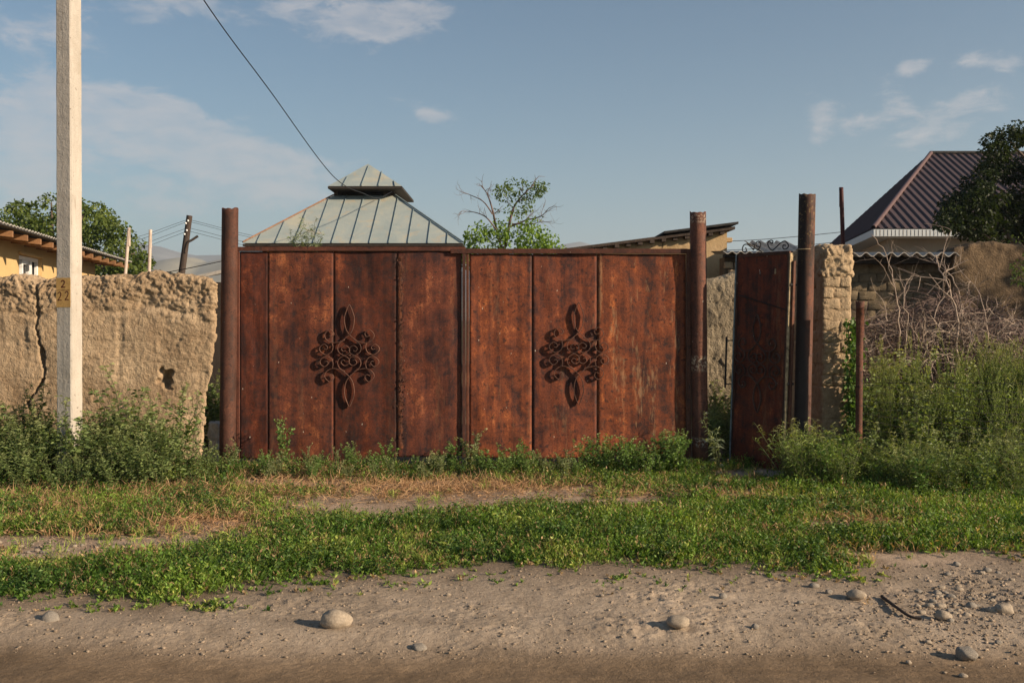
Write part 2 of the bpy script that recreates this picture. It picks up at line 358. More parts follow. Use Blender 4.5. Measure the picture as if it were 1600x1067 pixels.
def mat_leaf(name, trans=.3, rough=.55, spec=.3):
    m, t = material(name); a = t.node('ShaderNodeAttribute'); a.attribute_name = 'Col'
    finish(t, a.outputs['Color'], rough, None, spec)
    tr = t.node('ShaderNodeBsdfTranslucent'); t.put(tr.inputs[0], t.mix(1.0, a.outputs['Color'], (1.5, 1.45, .5), 'MULTIPLY'))
    mx = t.node('ShaderNodeMixShader'); mx.inputs[0].default_value = trans
    t.l.new(t.p.outputs[0], mx.inputs[1]); t.l.new(tr.outputs[0], mx.inputs[2]); t.l.new(mx.outputs[0], t.o.inputs[0]); return m
M_LEAF = mat_leaf('leaves', .32)
M_STRAW = mat_leaf('straw', .15, .7, .2)
def mat_vcol(name):
    m, t = material(name); a = t.node('ShaderNodeAttribute'); a.attribute_name = 'Col'; v = t.tc.outputs['Object']
    n = t.noise(v, 5, 6, .6); n2 = t.noise(v, 45, 5, .65); n3 = t.noise(v, 160, 3, .6)
    col = t.mix(1.0, a.outputs['Color'], t.ramp(t.math('ADD', t.math('MULTIPLY', n, .5), t.math('MULTIPLY', n2, .5)), [(.33, (.62, .60, .57)), (.66, (1.2, 1.2, 1.2))]), 'MULTIPLY')
    h = t.math('ADD', t.math('MULTIPLY', n2, .8), t.math('MULTIPLY', n3, .4)); finish(t, col, .95, t.bump(h, .8, .012), .15); return m
M_EARTH = mat_vcol('earth')

# ------------------------------------------------------------------ ground
EDGE = [(0, 958), (120, 948), (210, 962), (320, 975), (365, 945), (390, 908), (520, 918), (640, 908), (760, 893), (850, 905), (1000, 900), (1200, 908), (1350, 918), (1410, 900), (1450, 885), (1600, 893)]
EX = []; EY = []
for px, py in EDGE:
    Y = EYE*FPX/(py-HOR); EX.append((px-800)*Y/FPX); EY.append(Y)
_xs = np.linspace(-9, 9, 361); _e = np.interp(_xs, EX, EY); _k = np.hanning(21); _k /= _k.sum()
_e = np.convolve(np.pad(_e, 10, 'edge'), _k, 'valid')+.10*pnoise(np.stack([_xs*1.7, 0*_xs, 0*_xs], -1), 99)+.05*pnoise(np.stack([_xs*5, 0*_xs, 0*_xs], -1), 98)
def road_edge(x): return np.interp(x, _xs, _e)
def ell(x, y, px, py, rx, ry):
    """soft ellipse in world metres round the ground point under (px, py)"""
    Y = EYE*FPX/(py-HOR); X = (px-800)*Y/FPX
    return np.exp(-(((x-X)/rx)**2+((y-Y)/ry)**2)**2)
def bare(x, y):
    """0..1: how bare the verge is"""
    b = 0; x = np.asarray(x, float); y = np.asarray(y, float); Q_ = np.stack([x, y, 0*x], -1)
    y = y+.20*fbm(Q_*np.array([1.8, 3.0, 1]), 4, 81, .6); x = x+.22*fbm(Q_*2.1, 3, 82)
    for a in [(120, 858, 1.15, .42), (30, 865, .9, .4), (640, 785, 1.15, .55), (840, 775, .6, .4), (1190, 748, .65, .3), (1350, 825, .42, .2), (560, 800, .6, .3), (470, 760, .7, .35), (700, 765, .9, .35), (960, 790, .5, .25), (230, 850, .6, .25), (1130, 782, .4, .18), (1500, 890, .75, .35), (1580, 930, .8, .5), (330, 832, .5, .3)]:
        b = np.maximum(b, ell(x, y, *a))
    return b
def macro(x, y):
    P = np.stack([x, y, 0*x], -1)
    e = y-road_edge(x)+.08*pnoise(P*2.3, 5)
    v = .03/(1+np.exp(-e*5))+.03*pnoise(P*.35, 3)*np.clip((12-np.abs(x))/6, 0, 1)
    return v-.028*np.exp(-((y-4.55)/.28)**2)+.012*np.exp(-((y-5.0)/.15)**2)
def ground_z(x, y, fine=True):
    x = np.asarray(x, float).ravel(); y = np.asarray(y, float).ravel(); z = macro(x, y)
    near = (np.abs(x) < 12) & (y < 30) & (y > 2)
    P = np.stack([x, y, 0*x], -1)[near]; e = (y-road_edge(x))[near]
    if len(P) and fine:
        rd = 1/(1+np.exp(np.clip(e, -3, 3)*7))*np.clip((y[near]-4.55)/.35, .12, 1)
        patch = np.clip(.55+.6*pnoise(P*1.7, 21), .3, .95)
        crust = fbm(P*np.array([7, 9, 1]), 4, 11, .6, True)*.008+np.clip(pnoise(P*15, 13)-.25, 0, 1)*.018
        Pq = P+.012*np.stack([pnoise(P*14, 71), pnoise(P*14, 72), 0*P[:, 0]], -1)*np.array([1, 1, 0])
        d1, d2, v1 = worley(Pq*np.array([10, 15, 0]), 5); e1, e2, v2 = worley(Pq*np.array([26, 36, 0])+7, 6)
        flake = np.clip(patch*.9-.15+.6*pnoise(P*3.1, 73), .05, 1.1)
        crust = crust*.6+flake*(.022*(v1-.45)*(v1 > .4)-.012*np.clip(.3-(d2-d1)*2, 0, .3)/.3+.024*(v2-.5)*(v2 > .5)-.009*np.clip(.4-(e2-e1)*2, 0, .4)/.4)
        z[near] += rd*(crust*patch)+.006*fbm(P*5, 3, 17)*(1-rd)+.0022*pnoise(P*40, 9)
        # shallow tracks along the wheel way
        z[near] += (1-np.clip((y[near]-4.55)/.35, 0, 1))*.003*pnoise(np.stack([x[near]*1.3, y[near]*24, 0*x[near]], -1), 31)
        # tread print
        tr = np.clip(1-np.abs(P[:, 0]-.75)/.75, 0, 1)*np.clip(1-np.abs(P[:, 1]-4.95)/.22, 0, 1)
        z[near] -= tr*.006*(np.sin(P[:, 0]*52) > .35)
    return z
def gz(x, y): return float(ground_z([x], [y])[0])
xs = np.concatenate([-np.geomspace(4200, 8.3, 26), np.arange(-8, -3.7, .035), np.arange(-3.7, 3.7, .0135), np.arange(3.7, 8, .035), np.geomspace(8.3, 4200, 26)])
ys = np.concatenate([-np.geomspace(600, 1, 12), np.arange(0, 3.6, .2), np.arange(3.6, 6.2, .0125), np.arange(6.2, 11.5, .035), np.arange(11.6, 16, .15), np.geomspace(16.3, 4200, 32)])
GX, GY = np.meshgrid(xs, ys, indexing='ij'); gx, gy = GX.ravel(), GY.ravel(); gzz = ground_z(gx, gy)
idx = np.arange(gx.size).reshape(GX.shape)
Q = np.stack([idx[:-1, :-1], idx[1:, :-1], idx[1:, 1:], idx[:-1, 1:]], -1).reshape(-1, 4)
e = gy-road_edge(gx); P2 = np.stack([gx, gy, 0*gx], -1); far = (np.abs(gx) > 12) | (gy > 30)
nz = np.where(far, 0, fbm(P2*.8, 3, 41)); rd = 1/(1+np.exp(np.clip((e+.1*nz)*9, -30, 30)))
lane = 1/(1+np.exp(np.clip((gy-4.72+.06*nz)*16, -30, 30)))
road_c = np.array([.355, .282, .212]); lane_c = np.array([.19, .133, .083]); verge_c = np.array([.17, .125, .085]); bare_c = np.array([.36, .27, .20])
bb = bare(gx, gy)[:, None]
col = verge_c*(1-bb)+bare_c*bb; col = col*(1-rd[:, None])+road_c*rd[:, None]; col = col*(1-lane[:, None])+lane_c*lane[:, None]
rs_ = np.clip((gx-2.6)/1.2, 0, 1)[:, None]*rd[:, None]; col = col*(1-rs_)+np.array([.20, .165, .13])*rs_      # darker stony soil
col = col*(1+.22*np.clip(nz, -1, 1))[:, None]
ff = np.clip((gy-30)/60, 0, 1)[:, None]; col = col*(1-ff)+np.array([.16, .15, .09])*ff
props(obj('ground', np.stack([gx, gy, gzz], -1), Q, M_EARTH, smooth=True, col=col), None, None, kind='structure')

# ------------------------------------------------------------------ far hills
def hills(name, pts, Y, depth, col, seed):
    """ridge heights given at azimuth columns; the hill falls both ways from its crest"""
    m, t = material(name+'_soil'); n = t.noise(t.mapping(t.tc.outputs['Object'], (.008, .008, .02)), 1, 6, .6)
    finish(t, t.mix(t.maprange(n, .4, .6), tuple(x*.8 for x in col), tuple(x*1.2 for x in col)), .95, None, .1)
    X = np.linspace((pts[0][0]-800)*Y/FPX, (pts[-1][0]-800)*Y/FPX, 160); top = np.interp(X*FPX/Y+800, [p[0] for p in pts], [EYE+(HOR-p[1])*Y/FPX for p in pts])
    V, n_ = [], 14
    for k in range(n_):
        f = k/(n_-1)*2-1; yy = Y+f*depth; s = np.cos(f*np.pi/2)**1.1
        P = np.stack([X*.012, 0*X+yy*.012, 0*X], -1)
        V.append(np.stack([X*(1+f*depth/Y*.5), 0*X+yy, top*s*(1+.10*fbm(P, 3, seed)*(1-s*.9))-2], -1))
    V = np.array(V); i = np.arange(n_*160).reshape(n_, 160); Q = np.stack([i[:-1, :-1], i[:-1, 1:], i[1:, 1:], i[1:, :-1]], -1).reshape(-1, 4)
    props(obj(name, V.reshape(-1, 3), Q, m, smooth=True), None, None, kind='structure')
hills('hills', [(-900, 440), (-400, 425), (0, 432), (180, 430), (240, 416), (262, 405), (290, 400), (310, 401), (330, 410), (345, 405), (400, 398), (480, 420), (600, 455), (760, 470)], 1500, 420, (.24, .22, .16), 3)
hills('mountains', [(-1500, 395), (-600, 388), (-200, 392), (100, 398), (190, 388), (225, 380), (260, 386), (300, 400), (350, 398), (430, 400), (560, 425), (700, 430), (800, 405), (880, 382), (905, 378), (960, 392), (1060, 410), (1200, 400), (1500, 385), (2200, 365), (3000, 380)], 2400, 600, (.2, .2, .19), 9)

# ------------------------------------------------------------------ walls of the yard
CRACK = np.array([W(58, 415, 10.25), W(62, 450, 10.25), W(60, 500, 10.25), W(64, 520, 10.25), W(68, 545, 10.25), W(74, 580, 10.25), W(60, 605, 10.25), W(46, 625, 10.25), W(52, 640, 10.25), W(44, 668, 10.25)])[:, [0, 2]]
def seg_dist(p, line):
    d = np.full(len(p), 9.)
    for a, b in zip(line[:-1], line[1:]):
        ab = b-a; t = np.clip(((p-a)@ab)/(ab@ab), 0, 1); d = np.minimum(d, np.linalg.norm(p-(a+t[:, None]*ab), axis=1))
    return d
HOLE = W(262, 590, 10.25)[[0, 2]]; HOLE2 = W(228, 468, 10.25)[[0, 2]]
def left_disp(P, N):
    zz = P[:, 2]; topf = np.clip((zz-1.55)/.35, 0, 1)
    endf = np.clip((P[:, 0]+3.6)/.5, 0, 1)
    rough = .35+.9*topf+.5*endf
    Pw = P+.02*np.stack([pnoise(P*9, 61), pnoise(P*9, 62), pnoise(P*9, 63)], -1)
    d1, d2, v1 = worley(Pw*np.array([9, 9, 12]), 3); e1, e2, v2 = worley(Pw*np.array([22, 22, 26]), 4)
    clod = np.clip(topf*1.2+.25*endf+.9*np.clip(pnoise(P*1.9, 66)-.1, 0, 1)*(zz > 1.1), 0, 1.1)
    d = rough*.012*fbm(P*4, 3, 1)+.03*fbm(P*1.4, 2, 8)+.004*fbm(P*24, 3, 5, .7)
    d += clod*(.022*(v1-.5)-.022*np.clip(.4-(d2-d1)*3, 0, .4)+.018*(v2-.5)-.012*np.clip(.5-(e2-e1)*3, 0, .5)+.010*pnoise(P*38, 68))
    d += (1-clod)*(.003*(v2-.5)-.010*np.clip(pnoise(P*np.array([10, 4, 1.1]), 69)-.28, 0, 1)*2-.006*np.clip(.12-np.abs(pnoise(P*np.array([1.2, 1, 7]), 70)), 0, .12)/.12+.007*np.clip(pnoise(P*np.array([11, 11, 7]), 67)-.25, 0, 1)*2)
    front = N[:, 1] < -.4
    dd = seg_dist(P[:, [0, 2]]+.016*np.stack([pnoise(P*18, 3), pnoise(P*18, 4)], -1), CRACK)
    wcr = .005+.018*np.clip(pnoise(P*np.array([0, 0, 6.]), 12)+.1, 0, 1)+.012*np.clip(1-np.abs(zz-1.2)/.2, 0, 1)
    d -= front*.09*np.clip(1.6-dd/wcr, 0, 1)
    r = np.linalg.norm((P[:, [0, 2]]-HOLE)*np.array([1, .75]), axis=1)+.05*pnoise(P*16, 15)
    d -= front*.16*np.clip(1-(r/.085), 0, 1)**.6
    r2 = np.linalg.norm((P[:, [0, 2]]-HOLE2)*np.array([.6, 1.2]), axis=1)+.04*pnoise(P*12, 16)
    d -= front*.07*np.clip(1-(r2/.12), 0, 1)
    # eroded band under the cap
    bl = W(300, 480, 10.25)[2]
    d -= front*.035*np.clip(1-np.abs(zz-bl-.03*pnoise(P*3, 2))/.05, 0, 1)*np.clip(.3+pnoise(P*2.2, 44), 0, 1)
    d += front*.018*np.clip(1-np.abs(zz-1.42)/.02, 0, 1)*np.clip(pnoise(P*2.5, 43), 0, 1)
    return d
def left_shape(P, N):
    P = P.copy(); k = np.clip(P[:, 2]/2.05, 0, 1.1)
    topz = np.interp(P[:, 0], [-9, -5.4, -5.05, -4.95, -4.87, -4.7, -4.2, -3.9, -3.75, -3.55, -3.25, -3.05, -2.9],
                     [2.00, 1.97, 2.00, 1.95, 1.91, 1.99, 1.99, 2.01, 2.06, 2.03, 1.98, 1.96, 1.86])
    P[:, 2] = np.where(P[:, 2] > .3, .3+(P[:, 2]-.3)*(topz-.3)/(2.05-.3), P[:, 2])
    ex = np.interp(P[:, 2], [0, .3, .7, 1.0, 1.3, 1.6, 2.1], [-.17, -.13, -.10, -.03, -.04, 0, 0])
    st = .035*np.round(2*pnoise(np.stack([0*P[:, 2]+3, 0*P[:, 2], P[:, 2]*7], -1), 77))/2
    e_ = np.clip((P[:, 0]+3.7)/.6, 0, 1)**2; P[:, 0] += (ex+st)*e_-np.clip(P[:, 1]-10.24, 0, 1)*.95*e_
    return P
t_ = thing('mud_wall', (-5, 10.45, 0), 'crumbling tan mud wall with a long crack, behind the concrete pole', 'wall')
surface_box((-7.6, 10.2, -.1), (-3.02, 10.68, 2.05), .0125, .07, left_disp, left_shape, M_MUD, 'wall_body', t_, faces='XyZ', coarse='')
# clods along the wall's top
for i in range(16):
    x = -5.25+i*.14+rng.uniform(-.05, .05); y = 10.25+rng.uniform(0, .3)
t2 = thing('whitewashed_block', W(334, 700, 10.55), 'broken whitewashed block leaning in the gap beside the mud wall end', 'block')
surface_box((W(324, 0, 10.5)[0], 10.5, 0), (W(342, 0, 10.5)[0], 10.62, .46), .012, .025, lambda P, N: .014*fbm(P*14, 4, 5), None, M_WBLOCK, 'block_body', t2)
for i, (px, z0, s) in enumerate([(328, .0, .09), (338, .02, .07), (333, .46, .05)]):
    pass

# yard wall behind the open door
def hatch(P, N):
    d1, d2, v1 = worley(P*np.array([16, 12, 9])+.3*pnoise(P*8, 9)[:, None], 8); return .004*fbm(P*np.array([12, 12, 26]), 4, 3, .6, True)+.03*fbm(P*2, 2, 4)+.012*(v1-.5)-.016*np.clip(.3-(d2-d1)*2, 0, .3)-.02*np.clip(pnoise(P*np.array([22, 9, 13]), 8)-.25, 0, 1)
def yard_shape(P, N):
    P = P.copy(); k = np.interp(P[:, 0], [2.2, 2.5, 2.75, 3.4], [2.03, 2.06, 2.13, 2.1]); P[:, 2] = P[:, 2]*k/2.05; return P
t_ = thing('yard_wall', (2.7, 12.2, 0), 'grey hatched mud wall behind the open door in the yard', 'wall')
surface_box((2.2, 12.0, -.1), (3.75, 12.4, 2.05), .014, .09, hatch, yard_shape, M_MUD2, 'wall_body', t_, faces='xyZX')

# mud pier of adobe bricks beside the tall post
PX0, PX1, PY = W(1288, 0, 10.15)[0], W(1333, 0, 10.15)[0], 10.15
def pier_disp(P, N):
    d = .014*fbm(P*8, 4, 21)+.010*fbm(P*25, 3, 22, .6, True)
    return d
def pier_shape(P, N):
    P = P.copy(); k = np.clip((1.1-P[:, 2])/1.1, 0, 1); P[:, 0] += -.02*k; return P
pier = thing('brick_pier', (3.35, 10.4, 0), 'end of a mud wall in crumbling adobe bricks, beside the tallest rusty post', 'pier')
z_top = W(0, 382, PY)[2]
surface_box((PX0-.025, PY+.008, -.1), (PX1-.008, PY+1.2, z_top-.25), .014, .03, lambda P, N: .008*fbm(P*12, 3, 23)-.022*np.clip(pnoise(P*np.array([9, 9, 16]), 24)-.05, 0, 1), pier_shape, M_BRICK, 'mortar_core', pier, faces='xXyZ')
surface_box((PX0-.035, PY-.02, z_top-.36), (PX1+.012, PY+1.22, z_top), .013, .07, lambda P, N: .022*fbm(P*5, 3, 24)+(lambda w: .03*(w[2]-.5)-.025*np.clip(.5-(w[1]-w[0])*3, 0, .5))(worley(P*np.array([11, 11, 13])+.25*pnoise(P*10, 3)[:, None], 5))+(lambda w: .014*(w[2]-.5))(worley(P*27, 6)), None, M_BRICK, 'mud_cap', pier, faces='xXyZz')
surface_box((PX0-.028, PY-.012, -.08), (PX1-.03, PY+1.2, .86), .014, .03, lambda P, N: .010*fbm(P*6, 4, 26)+.006*fbm(P*22, 2, 27, .6, True)-.02*np.clip(1-np.abs(P[:, 2]-.52)/.012, 0, 1), pier_shape, M_BRICK, 'plastered_foot', pier, faces='xXyZ')
def brick_mesh(name, sx, sy, sz, seed, mat, n=3):
    bm = bmesh.new(); bmesh.ops.create_cube(bm, size=1); bmesh.ops.scale(bm, vec=(sx, sy, sz), verts=bm.verts)
    bmesh.ops.bevel(bm, geom=bm.edges[:], offset=min(sx, sy, sz)*.09, segments=1, affect='EDGES')
    bmesh.ops.subdivide_edges(bm, edges=[e for e in bm.edges if e.calc_length() > .05], cuts=3 if n > 2 else 2, use_grid_fill=True)
    co = np.array([v.co[:] for v in bm.verts]); d = fbm(co*np.array([14, 14, 18])+seed*7.3, 2, seed)
    d2_ = pnoise(co*45+seed, seed+5)
    for v, k, k2 in zip(bm.verts, d, d2_): v.co += v.co.normalized()*(float(k)*.011+float(k2)*.005)
    me = bpy.data.meshes.new(name); bm.to_mesh(me); bm.free(); me.materials.append(mat); me.shade_smooth(); return me
pb = [brick_mesh('brick', .176, .13, .104, s, M_BRICK) for s in range(4)]+[brick_mesh('brick', .105, .13, .104, s+9, M_BRICK) for s in range(3)]
def put(name, me, loc, parent, rot=(0, 0, 0), scale=(1, 1, 1)):
    o = bpy.data.objects.new(name, me); C.objects.link(o); o.parent = parent
    o.location = Vector(tuple(map(float, loc)))-(parent.location if parent else Vector((0, 0, 0))); o.rotation_euler = rot; o.scale = scale; return o
z = .915; k = 0
while z < z_top-.30:
    a, b = (pb[k % 4], pb[4+k % 3]); wl = [.17, .10] if k % 2 else [.10, .17]
    x = PX0-.012
    for wd in wl:
        me = a if wd > .12 else b
        put('brick', me, (x+wd/2+rng.uniform(-.004, .004), PY+.066+rng.uniform(-.012, .010), z+rng.uniform(-.006, .006)), pier, tuple(rng.uniform(-.07, .07, 3)), (1, 1, rng.uniform(.93, 1.02))); x += wd+.010
    for j in range(5):     # the reveal facing the doorway
        put('brick', pb[(k+j) % 4], (PX0+.035+rng.uniform(-.01, .01), PY+.24+j*.20+(k % 2)*.07, z), pier, (0, 0, R(90)+rng.uniform(-.04, .04)))
    z += .112; k += 1

# adobe outbuilding behind the brush, with an asbestos roof edge
ad = thing('adobe_shed', (5.6, 14.4, 0), 'low adobe brick shed with a wavy roof edge behind the heap of dead brush', 'shed')
AX0, AX1, AY = W(1300, 0, 14.2)[0], W(1500, 0, 14.2)[0], 14.2
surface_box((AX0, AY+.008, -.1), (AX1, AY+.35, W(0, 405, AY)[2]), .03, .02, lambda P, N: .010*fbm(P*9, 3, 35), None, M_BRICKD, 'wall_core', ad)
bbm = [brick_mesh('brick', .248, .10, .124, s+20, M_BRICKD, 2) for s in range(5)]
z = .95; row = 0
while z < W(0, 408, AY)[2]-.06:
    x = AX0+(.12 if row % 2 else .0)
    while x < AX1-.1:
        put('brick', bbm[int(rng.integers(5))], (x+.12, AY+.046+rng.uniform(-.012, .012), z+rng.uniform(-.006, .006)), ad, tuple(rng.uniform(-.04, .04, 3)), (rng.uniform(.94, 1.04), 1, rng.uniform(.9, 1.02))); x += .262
    z += .132; row += 1
def wavy(name, x0, x1, y0, y1, z0, z1, pitch, amp, mat, parent, thick=.012, n_per=8):
    n = int((x1-x0)/pitch*n_per); X = np.linspace(x0, x1, n+1); wv = amp*np.cos((X-x0)/pitch*2*np.pi)
    V = []; 
    for (yy, zz) in ((y0, z0), (y1, z1)):
        for dz in (0, -thick): V.append(np.stack([X, 0*X+yy, zz+wv+dz], -1))
    V = np.array(V); i = np.arange(4*(n+1)).reshape(4, n+1)
    def st(a, b): return np.stack([i[a, :-1], i[a, 1:], i[b, 1:], i[b, :-1]], -1)
    return obj(name, V.reshape(-1, 3), np.vstack([st(0, 2), st(3, 1), st(1, 0), st(2, 3)]), mat, parent, smooth=False)
wavy('roof_sheet', W(1328, 0, 13.9)[0], W(1492, 0, 13.9)[0], 13.75, 15.6, W(0, 397, 13.75)[2], W(0, 397, 13.75)[2]+.10, .175, .028, M_SLATE, ad)
box('eave_board', (AX0, 13.95, W(0, 412, 14)[2]), (AX1, 14.1, W(0, 401, 14)[2]), M_INSIDE, ad)

# rough mud wall to the far right
def mudr(P, N): return .02*fbm(P*1.3, 3, 31)+.010*fbm(P*7, 4, 32, .6)+np.clip((P[:, 2]-2.2)/.3, 0, 1)*.025*fbm(P*9, 2, 34)-.02*np.clip(pnoise(P*np.array([4, 4, .7]), 36)-.3, 0, 1)
def mudr_s(P, N):
    P = P.copy(); k = np.interp(P[:, 0], [6.0, 6.3, 6.6, 7.0, 7.4, 8.5], [2.48, 2.56, 2.62, 2.60, 2.52, 2.56]); P[:, 2] *= k/2.5; return P
t_ = thing('tall_mud_wall', (7.3, 14.2, 0), 'shade-painted tall mud wall under the dark tree, at the end of the adobe shed', 'wall')
surface_box((W(1488, 0, 13.9)[0], 13.9, -.1), (9.5, 14.5, 2.5), .03, .05, mudr, mudr_s, M_SHADEMUD, 'wall_body', t_, faces='xXyZ')

# tan shed behind the gate
TS = thing('tan_shed', (2, 16.5, 0), 'tan mud plastered shed with a sloping thin roof, showing above the right gate leaf', 'shed')
ts_y = 16.0
zr = lambda px, py: W(px, py, ts_y)[2]
x0, x1 = W(880, 0, ts_y)[0], W(1136, 0, ts_y)[0]
polys('wall', [(x0, ts_y, 0), (x1, ts_y, 0), (x1, ts_y, zr(0, 361)), (x0, ts_y, zr(0, 394)), (x0, ts_y+4, 0), (x1, ts_y+4, 0), (x1, ts_y+4, zr(0, 361)), (x0, ts_y+4, zr(0, 394))],
      [(0, 1, 2, 3), (1, 5, 6, 2), (5, 4, 7, 6), (4, 0, 3, 7), (3, 2, 6, 7)], M_TAN, TS)
sl = (zr(0, 361)-zr(0, 394))/(x1-x0)
def slab(xa, xb, ya, yb, za, th, name, mat, par, slope=sl):
    return polys(name, [(xa, ya, za), (xb, ya, za+slope*(xb-xa)), (xb, yb, za+slope*(xb-xa)), (xa, yb, za), (xa, ya, za-th), (xb, ya, za+slope*(xb-xa)-th), (xb, yb, za+slope*(xb-xa)-th), (xa, yb, za-th)],
                 [(0, 1, 2, 3), (7, 6, 5, 4), (0, 4, 5, 1), (1, 5, 6, 2), (2, 6, 7, 3), (3, 7, 4, 0)], mat, par)
slab(x0-.05, x1+.10, ts_y-.14, ts_y+4.1, zr(0, 390), .045, 'roof', M_OLDWOOD, TS)
slab(W(1035, 0, ts_y)[0], x1+.14, ts_y-.2, ts_y+4.1, zr(0, 365)+.02, .035, 'roof_felt', M_DARK, TS)
for i in range(14):
    xx = x0+.1+i*(x1-x0-.2)/13; zc = zr(0, 394)+sl*(xx-x0)-.03
    box('rafter', (xx-.035, ts_y-.10-rng.uniform(0, .04), zc-.02), (xx+.035, ts_y+.02, zc+.035), M_OLDWOOD, TS, .004)
box('beam_end', (x1-.0, ts_y+.05, zr(0, 378)), (x1+.10, ts_y+.2, zr(0, 371)), M_TAN, TS, .008)
polys('plaster_crack', [(W(1035, 0, ts_y-.004)[0]+dx, ts_y-.004, zz) for dx, zz in ((0, zr(0, 374)), (.018, zr(0, 374)), (.008, zr(0, 388)), (-.004, zr(0, 388)))], [(0, 1, 2, 3)], M_CORE, TS)

# small brick store with asbestos roof beyond the door
BS = thing('brick_store', (3.6, 15, 0), 'small stone brick store with grey corrugated roof seen above the open door', 'shed')
by = 15.0; bx0, bx1 = W(1133, 0, by)[0], W(1262, 0, by)[0]; bt = W(0, 402, by)[2]
box('wall_core', (bx0, by+.04, 0), (bx1, by+.4, bt), M_CORE, BS)
sm = [brick_mesh('brick', .125, .09, .095, s+40, M_BRICK, 2) for s in range(4)]
z = 1.92; row = 0
while z < bt-.04:
    x = bx0+(.06 if row % 2 else 0)
    while x < bx1-.06: put('brick', sm[int(rng.integers(4))], (x+.06, by+.03, z), BS, tuple(rng.uniform(-.06, .06, 3))); x += .142
    z += .108; row += 1
wavy('roof_sheet', W(1190, 0, 14.8)[0], W(1262, 0, 14.8)[0], 14.75, 15.9, W(0, 396, 14.8)[2], W(0, 383, 15.9)[2]+.05, .13, .026, M_SLATE, BS)
wavy('roof_sheet', W(1128, 0, 14.8)[0], W(1188, 0, 14.8)[0], 14.7, 15.6, W(0, 394, 14.7)[2], W(0, 394, 14.8)[2]+.05, .13, .018, M_SLATE, BS)
box('eave_beam', (bx0-.05, 14.8, W(0, 402, 14.8)[2]), (bx1, 14.93, W(0, 397, 14.8)[2]), M_INSIDE, BS, .005)

# ------------------------------------------------------------------ central house with roof lantern
def hiproof(parent, A, B, zA, a, b, zT, ya, yb, ta, tb, mat, seams, seammat, und=None):
    """eave corners X=A..B at Y ya..yb height zA; top rectangle X=a..b, Y ta..tb at zT"""
    V = [(A, ya, zA), (B, ya, zA), (B, yb, zA), (A, yb, zA), (a, ta, zT), (b, ta, zT), (b, tb, zT), (a, tb, zT)]
    F = [(0, 1, 5, 4), (1, 2, 6, 5), (2, 3, 7, 6), (3, 0, 4, 7), (4, 5, 6, 7)]
    polys('roof', V, F, mat, parent)
    bevel = []
    polys('soffit', [(A, ya, zA-.02), (B, ya, zA-.02), (B, yb, zA-.02), (A, yb, zA-.02), (A, ya, zA-.07), (B, ya, zA-.07), (B, yb, zA-.07), (A, yb, zA-.07)],
          [(4, 5, 1, 0), (5, 6, 2, 1), (6, 7, 3, 2), (7, 4, 0, 3), (7, 6, 5, 4)], M_INSIDE, parent)
    n = np.array([0, -(zT-zA), ta-ya]); n = n/np.linalg.norm(n)*.015
    for sx, shear in seams:
        # seam from the eave at sx upward, stopping at hip or top edge
        t = 1.0
        x_top = sx+shear
        if x_top < a: t = min(t, (sx-A)/((a-A)-shear)) if (a-A)-shear > 0 else t
        if x_top > b: t = min(t, (B-sx)/((B-b)+shear)) if (B-b)+shear > 0 else t
        p0 = np.array([sx, ya, zA])+n; p1 = np.array([sx+shear*t, ya+(ta-ya)*t, zA+(zT-zA)*t])+n
        tube_obj('roof_seam', [(np.array([p0, p1]), .013)], seammat, parent, 4, False)
CH = thing('central_house', (-4, 28, 0), 'house with a pale blue hipped metal roof and roof lantern behind the left gate leaf', 'house')
y0 = 24.0; A, B = W(379, 0, y0)[0], W(723, 0, y0)[0]; zA = W(0, 380, y0)[2]
yt = 26.5; a, b = W(521, 0, yt)[0], W(617, 0, yt)[0]; zT = W(0, 306, yt)[2]
bot = [412, 440, 470, 496, 518, 548, 578, 608, 640, 668, 698]
tops = [430, 452, 491, 511, 541, 569, 596, 620, 640, 672, 699]
sh = W(540, 306, yt)[0]-W(517, 380, y0)[0]
hiproof(CH, A, B, zA, a, b, zT, y0, y0+8.0, yt, y0+5.5, M_ZINC, [(W(bx, 0, y0)[0], sh*.75) for bx in (401, 430, 459, 489, 518, 548, 577, 607, 637, 668, 698)], M_SEAM)
box('wall', (A+.45, y0+.45, 0), (B-.45, y0+7.5, zA-.06), M_TAN, CH)
for i in range(12):
    xx = A+.15+i*(B-A-.3)/11; box('rafter', (xx-.04, y0+.02, zA-.15), (xx+.04, y0+.5, zA-.071), M_INSIDE, CH)
tube_obj('hip_cap', [(np.array([(A, y0, zA+.03), (a, yt, zT+.03)]), .022)], M_RUSTHIP, CH, 5)
tube_obj('hip_cap', [(np.array([(B, y0, zA+.03), (b, yt, zT+.03)]), .022)], M_SEAM, CH, 5)
